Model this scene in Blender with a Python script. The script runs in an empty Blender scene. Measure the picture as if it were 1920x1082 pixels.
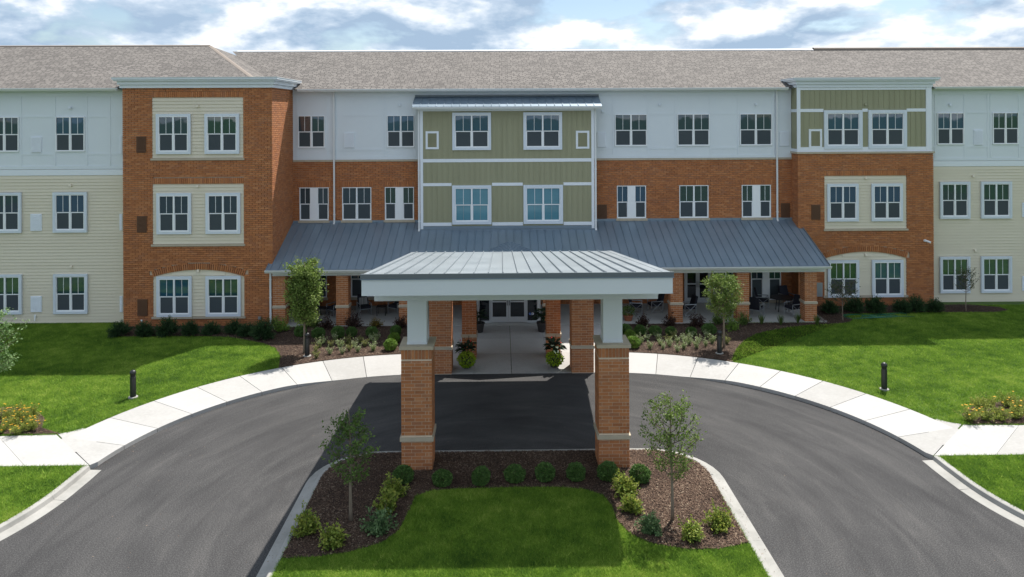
import bpy, math, random
import numpy as np
from mathutils import Vector, Matrix
random.seed(7); rng = np.random.default_rng(7)
S = bpy.context.scene
COL = S.collection

# ------------------------------------------------------------------ camera
F_PX, PSI, ROLL, CAM_H, CAM_X = 1400.0, 0.0150, 0.0045, 10.6, -0.37
PX, PY = 961.0, 214.9
cam = bpy.data.cameras.new('camera'); cam_o = bpy.data.objects.new('camera', cam); COL.objects.link(cam_o)
cam.sensor_width = 36.0; cam.lens = F_PX / 1920 * 36.0
cam.shift_x = (960 - PX) / 1920; cam.shift_y = -(541 - PY) / 1920
cam.clip_start = 0.2; cam.clip_end = 6000
cam_o.matrix_world = Matrix.Translation((CAM_X, 0, CAM_H)) @ Matrix.Rotation(-PSI, 4, 'Z') @ Matrix.Rotation(math.pi/2, 4, 'X') @ Matrix.Rotation(-ROLL, 4, 'Z')
S.camera = cam_o
S.render.resolution_x, S.render.resolution_y = 1024, 577

# ------------------------------------------------------------------ light
SUN = Vector((0.332, 0.535, 1.0)).normalized()
sun = bpy.data.lights.new('sun', 'SUN'); sun.energy = 5.0; sun.angle = math.radians(0.5); sun.color = (1.0, 0.95, 0.87)
sun_o = bpy.data.objects.new('sun', sun); COL.objects.link(sun_o)
sun_o.rotation_euler = SUN.to_track_quat('Z', 'Y').to_euler()
W = bpy.data.worlds.new('World'); S.world = W; W.use_nodes = True
nt = W.node_tree; nt.nodes.clear()
def wn(t, **k):
    n = nt.nodes.new(t)
    for a, b in k.items(): setattr(n, a, b)
    return n
sky = wn('ShaderNodeTexSky', sky_type='NISHITA', sun_disc=False)
sky.sun_elevation = math.asin(SUN.z); sky.sun_rotation = math.atan2(SUN.x, SUN.y)
sky.air_density = 1.0; sky.dust_density = 0.6; sky.ozone_density = 1.5
tc = wn('ShaderNodeTexCoord')
def wmap(scale, loc=(0, 0, 0)):
    m = wn('ShaderNodeMapping'); m.inputs['Scale'].default_value = scale; m.inputs['Location'].default_value = loc
    nt.links.new(tc.outputs['Generated'], m.inputs['Vector']); return m
def wnoise(m, scale, detail, rough, dist=0.0):
    n = wn('ShaderNodeTexNoise'); n.inputs['Scale'].default_value = scale; n.inputs['Detail'].default_value = detail
    n.inputs['Roughness'].default_value = rough; n.inputs['Distortion'].default_value = dist
    nt.links.new(m.outputs[0], n.inputs['Vector']); return n
def wramp(fac, stops):
    r = wn('ShaderNodeValToRGB'); cr = r.color_ramp
    while len(cr.elements) < len(stops): cr.elements.new(0.5)
    for e, (p, c) in zip(cr.elements, stops): e.position = p; e.color = (*c, 1)
    nt.links.new(fac, r.inputs[0]); return r
CL = (4.6, 4.6, 10.0)
n1 = wnoise(wmap(CL, (1.3, .4, .35)), 1.55, 9, 0.54, 0.15)
n1b = wnoise(wmap(CL, (1.3, .4, .35 + .30)), 1.55, 7, 0.55, 0.15)
n2 = wnoise(wmap((2.2, 2.2, 7.0), (4.1, 2.0, .1)), 1.6, 7, 0.58, 0.2)
cover = wramp(n1.outputs['Fac'], [(0.365, (0, 0, 0)), (0.455, (1, 1, 1))])
sub = wn('ShaderNodeMath', operation='SUBTRACT'); nt.links.new(n1.outputs['Fac'], sub.inputs[0]); nt.links.new(n1b.outputs['Fac'], sub.inputs[1])
mad = wn('ShaderNodeMath', operation='MULTIPLY_ADD'); nt.links.new(sub.outputs[0], mad.inputs[0]); mad.inputs[1].default_value = 2.1; nt.links.new(n2.outputs['Fac'], mad.inputs[2])
tone = wramp(mad.outputs[0], [(0.34, (3.2, 4.3, 5.7)), (0.52, (4.7, 5.7, 6.9)), (0.66, (6.9, 7.5, 8.2)), (0.82, (9.6, 9.8, 10.0))])
mix = wn('ShaderNodeMix', data_type='RGBA')
nt.links.new(cover.outputs[0], mix.inputs['Factor']); nt.links.new(sky.outputs[0], mix.inputs['A']); nt.links.new(tone.outputs[0], mix.inputs['B'])
bg = wn('ShaderNodeBackground'); bg.inputs['Strength'].default_value = 0.086
wo = wn('ShaderNodeOutputWorld')
nt.links.new(mix.outputs['Result'], bg.inputs['Color']); nt.links.new(bg.outputs[0], wo.inputs['Surface'])
S.view_settings.view_transform = 'Standard'; S.view_settings.look = 'None'
S.view_settings.gamma = 1.0; S.view_settings.exposure = 0.6; S.view_settings.use_curve_mapping = False

# ------------------------------------------------------------------ pixel -> place
_c, _s = math.cos(PSI), math.sin(PSI)
def ray(x, y):
    a, b = x - PX, y - PY
    u = (a*math.cos(ROLL) - b*math.sin(ROLL))/F_PX; v = (a*math.sin(ROLL) + b*math.cos(ROLL))/F_PX
    return (_c*u + _s, -_s*u + _c, -v)
def gnd(x, y, z=0.13):                       # a pixel whose thing stands on the ground
    d = ray(x, y); t = (z - CAM_H)/d[2]; return (CAM_X + d[0]*t, d[1]*t)
def wx(x, z, Y):                             # X on the wall plane Y at height z
    y = PY + (CAM_H - z)/Y*F_PX
    d = ray(x, y - (x - PX)*ROLL); return CAM_X + d[0]*Y/d[1]
def wz(x, y, Y):
    d = ray(x, y); return CAM_H + d[2]*Y/d[1]

# ------------------------------------------------------------------ materials
def mat(name, cols, rough=0.8, attr=False, nscale=0, namt=0.35, bump=0, bscale=60, metal=0.0, spec=0.5, transl=0.0, objrand=False, stretch=(1, 1, 1), rough_var=0.0, nscale2=0, ncoords='Object'):
    m = bpy.data.materials.new(name); m.use_nodes = True
    t = m.node_tree; N = t.nodes; L = t.links; b = N['Principled BSDF']
    b.inputs['Roughness'].default_value = rough; b.inputs['Metallic'].default_value = metal
    b.inputs['Specular IOR Level'].default_value = spec
    co = N.new('ShaderNodeNewGeometry').outputs['Position']
    if stretch != (1, 1, 1):
        mp = N.new('ShaderNodeMapping'); mp.inputs['Scale'].default_value = stretch; L.new(co, mp.inputs['Vector']); co = mp.outputs[0]
    fac = None
    def add(x, y, op='ADD', k=None):
        n = N.new('ShaderNodeMath'); n.operation = op
        L.new(x, n.inputs[0])
        if k is not None: n.inputs[1].default_value = k
        else: L.new(y, n.inputs[1])
        return n.outputs[0]
    if attr:
        a = N.new('ShaderNodeAttribute'); a.attribute_name = 'v'; fac = a.outputs['Fac']
        if objrand:
            o = N.new('ShaderNodeObjectInfo'); fac = add(add(fac, o.outputs['Random']), None, 'FRACT', 0)
    for sc, am in ((nscale, namt), (nscale2, namt)):
        if sc:
            n = N.new('ShaderNodeTexNoise'); n.inputs['Scale'].default_value = sc; n.inputs['Detail'].default_value = 6; n.inputs['Roughness'].default_value = 0.6
            L.new(co, n.inputs['Vector'])
            mr = N.new('ShaderNodeMapRange'); mr.inputs[1].default_value = 0.28; mr.inputs[2].default_value = 0.72
            mr.inputs[3].default_value = -am if (attr or fac) else 0; mr.inputs[4].default_value = am if (attr or fac) else 1
            mr.clamp = True; L.new(n.outputs['Fac'], mr.inputs[0])
            fac = add(fac, mr.outputs[0]) if fac else mr.outputs[0]
    if len(cols) == 1 or fac is None:
        b.inputs['Base Color'].default_value = (*cols[0], 1)
    else:
        r = N.new('ShaderNodeValToRGB'); cr = r.color_ramp
        while len(cr.elements) < len(cols): cr.elements.new(0.5)
        for i, (e, c) in enumerate(zip(cr.elements, cols)): e.position = i/(len(cols) - 1); e.color = (*c, 1)
        L.new(fac, r.inputs[0]); L.new(r.outputs[0], b.inputs['Base Color'])
    if rough_var and fac is not None:
        mr = N.new('ShaderNodeMapRange'); mr.inputs[3].default_value = rough - rough_var; mr.inputs[4].default_value = rough + rough_var
        L.new(fac, mr.inputs[0]); L.new(mr.outputs[0], b.inputs['Roughness'])
    if bump:
        n = N.new('ShaderNodeTexNoise'); n.inputs['Scale'].default_value = bscale; n.inputs['Detail'].default_value = 4
        L.new(co, n.inputs['Vector'])
        bp = N.new('ShaderNodeBump'); bp.inputs['Strength'].default_value = bump; bp.inputs['Distance'].default_value = 0.01
        L.new(n.outputs['Fac'], bp.inputs['Height']); L.new(bp.outputs[0], b.inputs['Normal'])
    if transl:
        tr = N.new('ShaderNodeBsdfTranslucent'); mx = N.new('ShaderNodeMixShader'); mx.inputs[0].default_value = transl
        src = b.inputs['Base Color']
        if src.is_linked: L.new(src.links[0].from_socket, tr.inputs['Color'])
        else: tr.inputs['Color'].default_value = src.default_value
        out = N['Material Output']
        L.new(b.outputs[0], mx.inputs[1]); L.new(tr.outputs[0], mx.inputs[2]); L.new(mx.outputs[0], out.inputs['Surface'])
    return m
M = {}
M['brick'] = mat('brick', [(.34, .125, .048), (.43, .162, .060), (.475, .188, .072), (.395, .146, .053), (.35, .142, .066), (.50, .212, .088)], .85, attr=True, objrand=True, nscale=.45, namt=.12, nscale2=4, bump=.3, bscale=90)
M['mortar'] = mat('mortar', [(.60, .49, .37), (.70, .58, .45)], .95, nscale=5)
M['stone'] = mat('limestone', [(.42, .36, .27), (.50, .43, .33)], .85, nscale=4, bump=.2)
M['siding'] = mat('cream_siding', [(.66, .60, .475), (.71, .65, .52)], .65, nscale=.8, bump=.08, bscale=140, stretch=(.2, 1, 4))
M['white'] = mat('white_panel', [(.66, .71, .755), (.71, .76, .80)], .6, nscale=.35, bump=.05, bscale=120)
M['trim'] = mat('white_trim', [(.76, .80, .85)], .45)
M['casing'] = mat('window_casing', [(.63, .69, .77), (.67, .73, .80)], .5, nscale=.5)
M['vinyl'] = mat('white_vinyl', [(.84, .86, .88)], .35)
M['green'] = mat('sage_green_board', [(.285, .28, .175), (.325, .32, .205)], .65, nscale=.9, bump=.08, bscale=120, stretch=(4, 1, .3))
M['metal'] = mat('standing_seam_metal', [(.185, .245, .305), (.225, .285, .345)], .42, nscale=.6, metal=.35, rough_var=.06)
M['metal_edge'] = mat('metal_edge', [(.15, .175, .19)], .4, metal=.3)
M['sunlit_metal'] = mat('sunlit_seam_metal', [(.235, .268, .292), (.275, .308, .332)], .40, nscale=.6, metal=.3, rough_var=.06)  # same metal as the porch roof, its sunlit look painted in lighter and greyer
M['canopy_white'] = mat('canopy_white', [(.63, .675, .69), (.67, .71, .725)], .55, nscale=.3)
M['gutter'] = mat('gutter_white', [(.70, .72, .73)], .4)
M['concrete'] = mat('concrete', [(.33, .322, .31), (.375, .367, .357), (.405, .397, .387)], .9, attr=True, objrand=True, nscale=.7, namt=.3, nscale2=9, bump=.15, bscale=220)
M['kerb'] = mat('kerb_concrete', [(.23, .228, .213), (.31, .303, .285), (.36, .352, .335)], .9, nscale=1.3, bump=.25, bscale=120)
M['porch_floor'] = mat('porch_floor_concrete', [(.36, .36, .35), (.46, .46, .44)], .85, nscale=.8, bump=.1)
M['soil'] = mat('bed_soil', [(.020, .011, .008), (.045, .026, .018), (.075, .045, .031)], .95, nscale=7, bump=1.0, bscale=30)
M['mulch'] = mat('mulch_chips', [(.022, .011, .007), (.055, .030, .019), (.105, .062, .040), (.165, .108, .074), (.32, .25, .18)], .95, attr=True, nscale=.6, namt=.18)
M['lawn'] = mat('lawn_ground', [(.040, .080, .014), (.065, .120, .020), (.095, .155, .028)], .95, nscale=1.2, bump=.6, bscale=40)
M['grass'] = mat('grass_blades', [(.070, .150, .022), (.150, .275, .032), (.245, .390, .046), (.40, .49, .10)], .8, attr=True, nscale=.33, namt=.30, nscale2=1.9, transl=.4, spec=.2)
M['ground'] = mat('far_ground', [(.022, .040, .014), (.04, .06, .02)], .95, nscale=.05)
M['dark'] = mat('interior_dark', [(.02, .02, .022)], .9)
M['bronze'] = mat('bollard_bronze', [(.035, .037, .038)], .38, metal=.4)
M['black_metal'] = mat('black_metal', [(.022, .022, .024)], .45, metal=.4)
M['grey_metal'] = mat('grey_aluminium', [(.34, .36, .38)], .35, metal=.5)
M['storefront'] = mat('storefront_aluminium', [(.50, .52, .54)], .4, metal=.2)
M['cushion'] = mat('navy_cushion', [(.012, .013, .022)], .95)
M['cushion_stripe'] = mat('striped_cushion', [(.10, .10, .10), (.42, .42, .41)], .95, nscale=9, stretch=(3, .1, .1))
M['brown_vent'] = mat('brown_grille', [(.115, .052, .024)], .6)
M['bark'] = mat('bark', [(.16, .12, .085), (.26, .21, .16)], .95, nscale=18, bump=.6, bscale=40, stretch=(1, 1, .3))
M['twig'] = mat('twig_bark', [(.10, .075, .055), (.17, .13, .10)], .95, nscale=12)
M['pot'] = mat('planter_pot', [(.030, .028, .028)], .5)
M['terracotta'] = mat('terracotta', [(.30, .11, .055)], .85)
M['hose'] = mat('green_hose', [(.005, .11, .055)], .5)
M['flower_o'] = mat('orange_petals', [(.75, .30, .01), (.85, .48, .02)], .7, attr=True, transl=.2)
M['flower_r'] = mat('red_petals', [(.65, .03, .03), (.75, .10, .08)], .7, attr=True)
M['blue_sign'] = mat('blue_sticker', [(.02, .09, .35)], .5)
M['white_sign'] = mat('white_sticker', [(.8, .8, .8)], .5)
M['ridge_white'] = mat('white_ridge_vent', [(.75, .75, .75)], .5)
M['ridge_brown'] = mat('brown_ridge_cap', [(.24, .20, .17)], .9)
M['blind'] = mat('pale_teal_reflection', [(.06, .19, .25), (.12, .30, .37)], .10, nscale=.5, stretch=(.4, .4, 1.6))  # pale teal sky reflection put into the pane colour itself
M['screen'] = mat('insect_screen', [(.040, .055, .066), (.055, .070, .080)], .75, nscale=.4)
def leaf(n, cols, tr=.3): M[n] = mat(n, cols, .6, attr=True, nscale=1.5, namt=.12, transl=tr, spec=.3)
leaf('leaf_box', [(.050, .105, .026), (.10, .19, .045), (.16, .27, .07)])
leaf('leaf_boxlight', [(.085, .17, .022), (.16, .27, .04), (.23, .34, .065)])
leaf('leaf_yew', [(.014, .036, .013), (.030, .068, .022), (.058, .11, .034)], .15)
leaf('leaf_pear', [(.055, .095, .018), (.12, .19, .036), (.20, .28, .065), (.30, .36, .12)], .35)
leaf('leaf_young', [(.055, .10, .022), (.115, .19, .042), (.19, .27, .075)], .35)
leaf('leaf_shrub', [(.06, .11, .016), (.15, .22, .032), (.25, .31, .055), (.36, .37, .07)], .35)
leaf('leaf_bluegreen', [(.05, .10, .04), (.11, .19, .075), (.19, .28, .12)], .3)
leaf('leaf_vari', [(.09, .16, .04), (.21, .30, .09), (.36, .44, .19), (.58, .62, .42)], .25)
leaf('leaf_varigold', [(.08, .12, .03), (.22, .25, .07), (.38, .38, .13)], .25)
leaf('leaf_purple', [(.018, .008, .009), (.045, .020, .018), (.075, .045, .025)], .2)
leaf('leaf_gold', [(.06, .055, .012), (.14, .11, .02), (.26, .18, .03)], .3)
leaf('leaf_lime', [(.16, .28, .012), (.32, .46, .02), (.46, .58, .06)], .4)
leaf('leaf_canna', [(.008, .018, .010), (.018, .042, .018), (.030, .070, .028)], .2)
leaf('leaf_silver', [(.09, .18, .05), (.20, .32, .12), (.38, .48, .26)], .35)
leaf('leaf_sparse', [(.030, .055, .020), (.065, .095, .035), (.10, .12, .05)], .25)
leaf('leaf_coreopsis', [(.10, .15, .02), (.22, .28, .045), (.36, .39, .08)], .35)

def shingle(name, along):
    m = bpy.data.materials.new(name); m.use_nodes = True; t = m.node_tree; N = t.nodes; L = t.links; b = N['Principled BSDF']
    g = N.new('ShaderNodeNewGeometry'); sp = N.new('ShaderNodeSeparateXYZ'); cb = N.new('ShaderNodeCombineXYZ')
    L.new(g.outputs['Position'], sp.inputs[0])
    L.new(sp.outputs['X' if along == 'X' else 'Y'], cb.inputs[0]); L.new(sp.outputs['Y' if along == 'X' else 'X'], cb.inputs[1])
    br = N.new('ShaderNodeTexBrick'); br.inputs['Scale'].default_value = 1.0
    br.inputs['Color1'].default_value = (.235, .212, .195, 1); br.inputs['Color2'].default_value = (.115, .103, .096, 1); br.inputs['Mortar'].default_value = (.075, .068, .062, 1)
    br.inputs['Brick Width'].default_value = 0.34; br.inputs['Row Height'].default_value = 0.20; br.inputs['Mortar Size'].default_value = 0.022; br.inputs['Bias'].default_value = -.15
    br.offset_frequency = 2; br.squash_frequency = 3; br.squash = 0.7; br.offset = .37
    L.new(cb.outputs[0], br.inputs['Vector'])
    n = N.new('ShaderNodeTexNoise'); n.inputs['Scale'].default_value = .5; n.inputs['Detail'].default_value = 8; L.new(g.outputs['Position'], n.inputs['Vector'])
    mx = N.new('ShaderNodeMix'); mx.data_type = 'RGBA'; mx.blend_type = 'MULTIPLY'; mx.inputs['Factor'].default_value = .35
    L.new(br.outputs['Color'], mx.inputs['A']); L.new(n.outputs['Fac'], mx.inputs['B'])
    r = N.new('ShaderNodeMix'); r.data_type = 'RGBA'; r.inputs['Factor'].default_value = .12
    L.new(mx.outputs['Result'], b.inputs['Base Color'])
    bp = N.new('ShaderNodeBump'); bp.inputs['Strength'].default_value = .5; bp.inputs['Distance'].default_value = .02
    L.new(br.outputs['Fac'], bp.inputs['Height']); bp.invert = True; L.new(bp.outputs[0], b.inputs['Normal'])
    b.inputs['Roughness'].default_value = .95
    N.remove(r); return m
M['shingle_x'] = shingle('roof_shingles', 'X'); M['shingle_y'] = shingle('roof_shingles_hip', 'Y')

def glassmat(name, col, rough=.02, spec=.5):
    m = bpy.data.materials.new(name); m.use_nodes = True; b = m.node_tree.nodes['Principled BSDF']
    b.inputs['Base Color'].default_value = (*col, 1); b.inputs['Roughness'].default_value = rough; b.inputs['IOR'].default_value = 1.95; b.inputs['Specular IOR Level'].default_value = spec
    t = m.node_tree; n = t.nodes.new('ShaderNodeTexNoise'); n.inputs['Scale'].default_value = .9
    bp = t.nodes.new('ShaderNodeBump'); bp.inputs['Strength'].default_value = .06; bp.inputs['Distance'].default_value = .05
    g = t.nodes.new('ShaderNodeNewGeometry'); t.links.new(g.outputs['Position'], n.inputs['Vector']); t.links.new(n.outputs['Fac'], bp.inputs['Height']); t.links.new(bp.outputs[0], b.inputs['Normal'])
    return m
M['glass'] = glassmat('window_glass', (.014, .048, .066)); M['glass_refl_green'] = glassmat('green_reflection_glass', (.010, .055, .045)); M['glass_refl_blue'] = glassmat('blue_reflection_glass', (.018, .075, .125))  # green and blue variants have reflections painted into their base colour
M['glass_door'] = glassmat('door_glass', (.008, .012, .016))

def asphalt():
    m = bpy.data.materials.new('asphalt'); m.use_nodes = True; t = m.node_tree; N = t.nodes; L = t.links; b = N['Principled BSDF']
    g = N.new('ShaderNodeNewGeometry')
    def noise(sc, det, ro=.6, st=None):
        n = N.new('ShaderNodeTexNoise'); n.inputs['Scale'].default_value = sc; n.inputs['Detail'].default_value = det; n.inputs['Roughness'].default_value = ro
        if st:
            mp = N.new('ShaderNodeMapping'); mp.inputs['Scale'].default_value = st; mp.inputs['Rotation'].default_value = (0, 0, .35); L.new(g.outputs['Position'], mp.inputs['Vector']); L.new(mp.outputs[0], n.inputs['Vector'])
        else: L.new(g.outputs['Position'], n.inputs['Vector'])
        return n
    a = noise(.32, 6); c = noise(32, 4, .75)
    sub_ = N.new('ShaderNodeVectorMath'); sub_.operation = 'SUBTRACT'; sub_.inputs[1].default_value = (0, 19, 0); L.new(g.outputs['Position'], sub_.inputs[0])
    ln = N.new('ShaderNodeVectorMath'); ln.operation = 'LENGTH'; L.new(sub_.outputs[0], ln.inputs[0])
    sp_ = N.new('ShaderNodeSeparateXYZ'); L.new(sub_.outputs[0], sp_.inputs[0]); at_ = N.new('ShaderNodeMath'); at_.operation = 'ARCTAN2'; L.new(sp_.outputs['X'], at_.inputs[0]); L.new(sp_.outputs['Y'], at_.inputs[1])
    cb_ = N.new('ShaderNodeCombineXYZ'); L.new(ln.outputs['Value'], cb_.inputs[0]); L.new(at_.outputs[0], cb_.inputs[1])
    mp_ = N.new('ShaderNodeMapping'); mp_.inputs['Scale'].default_value = (1.5, 2.6, 1); L.new(cb_.outputs[0], mp_.inputs['Vector'])
    d = N.new('ShaderNodeTexNoise'); d.inputs['Scale'].default_value = 1.0; d.inputs['Detail'].default_value = 9; d.inputs['Roughness'].default_value = .68; d.inputs['Distortion'].default_value = .6; L.new(mp_.outputs[0], d.inputs['Vector'])
    def ramp(x, s):
        r = N.new('ShaderNodeValToRGB')
        while len(r.color_ramp.elements) < len(s): r.color_ramp.elements.new(.5)
        for e, (p, col) in zip(r.color_ramp.elements, s): e.position = p; e.color = (*col, 1)
        L.new(x, r.inputs[0]); return r.outputs[0]
    base = ramp(a.outputs['Fac'], [(.3, (.054, .0535, .055)), (.7, (.073, .0715, .0725))])
    grit = ramp(c.outputs['Fac'], [(.25, (.35, .35, .35)), (.52, (1, 1, 1)), (.75, (2.3, 2.3, 2.2))])
    str_ = ramp(d.outputs['Fac'], [(.32, (.78, .78, .79)), (.52, (1.0, 1.0, 1.0)), (.66, (1.22, 1.21, 1.19)), (.76, (1.6, 1.57, 1.53))])
    def mul(x, y):
        mx = N.new('ShaderNodeMix'); mx.data_type = 'RGBA'; mx.blend_type = 'MULTIPLY'; mx.inputs['Factor'].default_value = 1; L.new(x, mx.inputs['A']); L.new(y, mx.inputs['B']); return mx.outputs['Result']
    L.new(mul(mul(base, grit), str_), b.inputs['Base Color'])
    bp = N.new('ShaderNodeBump'); bp.inputs['Strength'].default_value = .5; bp.inputs['Distance'].default_value = .01; L.new(c.outputs['Fac'], bp.inputs['Height']); L.new(bp.outputs[0], b.inputs['Normal'])
    b.inputs['Roughness'].default_value = .95; b.inputs['Specular IOR Level'].default_value = .12
    return m
M['asphalt'] = asphalt()

# ------------------------------------------------------------------ mesh helpers
ORG = {}
class MB:
    def __init__(s): s.v = []; s.f = []; s.a = []
    def quad(s, *p, a=0.0):
        n = len(s.v); s.v += [tuple(q) for q in p]; s.f.append(tuple(range(n, n + len(p)))); s.a += [a]*len(p)
    def box(s, x0, x1, y0, y1, z0, z1, a=0.0, skip=''):
        n = len(s.v)
        s.v += [(x0, y0, z0), (x1, y0, z0), (x1, y1, z0), (x0, y1, z0), (x0, y0, z1), (x1, y0, z1), (x1, y1, z1), (x0, y1, z1)]
        s.a += [a]*8
        for k, f in (('b', (0, 3, 2, 1)), ('t', (4, 5, 6, 7)), ('f', (0, 1, 5, 4)), ('r', (1, 2, 6, 5)), ('k', (2, 3, 7, 6)), ('l', (3, 0, 4, 7))):
            if k not in skip: s.f.append(tuple(n + i for i in f))
        return s
    def hexa(s, p, a=0.0):                    # 8 points: bottom 4 then top 4
        n = len(s.v); s.v += [tuple(q) for q in p]; s.a += [a]*8
        for f in ((0, 3, 2, 1), (4, 5, 6, 7), (0, 1, 5, 4), (1, 2, 6, 5), (2, 3, 7, 6), (3, 0, 4, 7)): s.f.append(tuple(n + i for i in f))
        return s
    def prism(s, poly, axis, lo, hi, a=0.0):  # poly of 2-tuples; axis = extrusion axis
        def P(u, v, w): return {'x': (w, u, v), 'y': (u, w, v), 'z': (u, v, w)}[axis]
        n = len(s.v); k = len(poly)
        s.v += [P(u, v, lo) for u, v in poly] + [P(u, v, hi) for u, v in poly]; s.a += [a]*(2*k)
        s.f.append(tuple(n + i for i in range(k))); s.f.append(tuple(n + k + i for i in reversed(range(k))))
        for i in range(k): j = (i + 1) % k; s.f.append((n + i, n + k + i, n + k + j, n + j))
        return s
    def tube(s, pts, rad, n=8, a=0.0, cap=True):
        pts = [Vector(p) for p in pts]; rad = rad if isinstance(rad, (list, tuple)) else [rad]*len(pts)
        st = len(s.v)
        for i, p in enumerate(pts):
            d = (pts[min(i + 1, len(pts) - 1)] - pts[max(i - 1, 0)]).normalized()
            e = d.cross(Vector((0, 0, 1)) if abs(d.z) < .9 else Vector((1, 0, 0))).normalized(); g = d.cross(e)
            for k in range(n):
                t = 2*math.pi*k/n; q = p + (e*math.cos(t) + g*math.sin(t))*rad[i]; s.v.append(tuple(q)); s.a.append(a)
        for i in range(len(pts) - 1):
            for k in range(n):
                k2 = (k + 1) % n; s.f.append((st + i*n + k, st + i*n + k2, st + (i + 1)*n + k2, st + (i + 1)*n + k))
        if cap: s.f.append(tuple(st + k for k in reversed(range(n)))); s.f.append(tuple(st + (len(pts) - 1)*n + k for k in range(n)))
        return s
    def lathe(s, prof, cx=0, cy=0, n=20, a=0.0):
        st = len(s.v)
        for r, z in prof:
            for k in range(n): t = 2*math.pi*k/n; s.v.append((cx + r*math.cos(t), cy + r*math.sin(t), z)); s.a.append(a)
        for i in range(len(prof) - 1):
            for k in range(n): k2 = (k + 1) % n; s.f.append((st + i*n + k, st + i*n + k2, st + (i + 1)*n + k2, st + (i + 1)*n + k))
        s.f.append(tuple(st + k for k in reversed(range(n)))); s.f.append(tuple(st + (len(prof) - 1)*n + k for k in range(n)))
        return s
    def mesh(s, name, m, off=(0, 0, 0), smooth=False):
        me = bpy.data.meshes.new(name)
        ox, oy, oz = off
        me.from_pydata([(x - ox, y - oy, z - oz) for x, y, z in s.v], [], s.f)
        if any(s.a):
            at = me.attributes.new('v', 'FLOAT', 'POINT'); at.data.foreach_set('value', s.a)
        me.materials.append(M[m]); 
        if smooth: me.polygons.foreach_set('use_smooth', [True]*len(me.polygons))
        me.update(); return me
    def build(s, name, m, parent=None, kind=None, smooth=False):
        off = ORG.get(parent.name, (0, 0, 0)) if parent else (0, 0, 0)
        return link(name, s.mesh(name, m, off, smooth), parent, kind)
def link(name, me, parent=None, kind=None, loc=None):
    o = bpy.data.objects.new(name, me); COL.objects.link(o)
    if parent: o.parent = parent; ORG[o.name] = ORG.get(parent.name, (0, 0, 0))
    if loc is not None: o.location = loc
    if kind: o['kind'] = kind
    return o
def thing(name, label, cat, loc=(0, 0, 0), group=None):
    o = bpy.data.objects.new(name, None); COL.objects.link(o); o.location = loc; o.empty_display_size = .2
    ORG[o.name] = tuple(loc); tag(o, label, cat, group); return o
def tag(o, label, cat, group=None):
    o['label'] = label; o['category'] = cat
    if group: o['group'] = group
    return o
def copy_tree(o, parent=None):
    c = o.copy(); COL.objects.link(c); c.parent = parent
    for ch in o.children: copy_tree(ch, c)
    return c
def numpy_mesh(name, V, Fc, m, attr=None, k=3):
    me = bpy.data.meshes.new(name); nv, nf = len(V), len(Fc)
    me.vertices.add(nv); me.vertices.foreach_set('co', V.astype(np.float32).ravel())
    me.loops.add(nf*k); me.loops.foreach_set('vertex_index', Fc.astype(np.int32).ravel())
    me.polygons.add(nf); me.polygons.foreach_set('loop_start', np.arange(0, nf*k, k, dtype=np.int32))
    if attr is not None:
        at = me.attributes.new('v', 'FLOAT', 'POINT'); at.data.foreach_set('value', attr.astype(np.float32))
    me.materials.append(M[m]); me.update(calc_edges=True); return me

# ------------------------------------------------------------------ ground geometry
AC, AR, WW = 3.7, 9.05, 2.25                 # kerb arc centre X, radius, walk width
AY = 21.5
def kerb_half(y):                            # half width of the drive at depth y
    y = np.asarray(y, float)
    arc = AC + np.sqrt(np.clip(AR**2 - (y - AY)**2, 0, None))
    R = 6.8; rev = 12.75 + R - np.sqrt(np.clip(R*R - np.clip(AY - y, 0, R)**2, 0, None))
    return np.where(y > AY + AR, 0, np.where(y >= AY, arc, np.where(y > AY - R, rev, 60)))
KR = []                                      # right kerb polyline, from the far middle outwards
KR += [(x, AY + AR) for x in np.linspace(0, AC, 5)[:-1]]
KR += [(AC + AR*math.sin(t), AY + AR*math.cos(t)) for t in np.linspace(0, math.pi/2, 25)]
R_ = 6.8
KR += [(12.75 + R_ - R_*math.cos(t), AY - R_*math.sin(t)) for t in np.linspace(0, math.pi/2, 16)[1:]]
KR += [(60, AY - R_)]
m = MB(); m.quad((-1500, -1500, -.1), (1500, -1500, -.1), (1500, 1500, -.1), (-1500, 1500, -.1))
g = m.build('ground', 'ground'); g['kind'] = 'structure'
# drive surface
m = MB()
ys = [-30] + [p[1] for p in reversed(KR)]
rows = [(60, -30), (60, AY - R_)] + [(x, y) for x, y in reversed(KR[4:-1])]
for (xa, ya), (xb, yb) in zip(rows, rows[1:]):
    if abs(ya - yb) < 1e-6: continue
    m.quad((-xa - .02, ya, 0), (xa + .02, ya, 0), (xb + .02, yb, 0), (-xb - .02, yb, 0))
o = m.build('asphalt_drive', 'asphalt'); o['kind'] = 'structure'
# lawn sheet outside the kerb
ZL = .115
m = MB()
def outer(x, y):
    if y >= AY: dx, dy = x - AC, y - AY; l = math.hypot(dx, dy) or 1; return (AC + dx/l*120, AY + dy/l*120) if x > AC + 1e-6 else (x, 120.)
    return (120., y)
for sx in (1, -1):
    KL = []
    for x, y in KR:
        if y >= AY + 1.2:
            if x <= AC + 1e-6: KL.append((x, AY + AR + WW - .04))
            else: l = math.hypot(x - AC, y - AY); KL.append((AC + (x - AC)*(AR + WW - .04)/l, AY + (y - AY)*(AR + WW - .04)/l))
        elif y >= AY: KL += [(14.0, 22.7), (12.85, 22.7)] if KL[-1][1] > 22.75 else []; KL.append((x + .1, min(y, 22.65)))
        else: KL.append((x + .1, y))
    for (a, b) in zip(KL, KL[1:]):
        oa, ob = outer(*a), outer(*b)
        p = [(sx*a[0], a[1], ZL), (sx*b[0], b[1], ZL), (sx*ob[0], ob[1], ZL), (sx*oa[0], oa[1], ZL)]
        m.quad(*(p if sx < 0 else p[::-1]))
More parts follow.
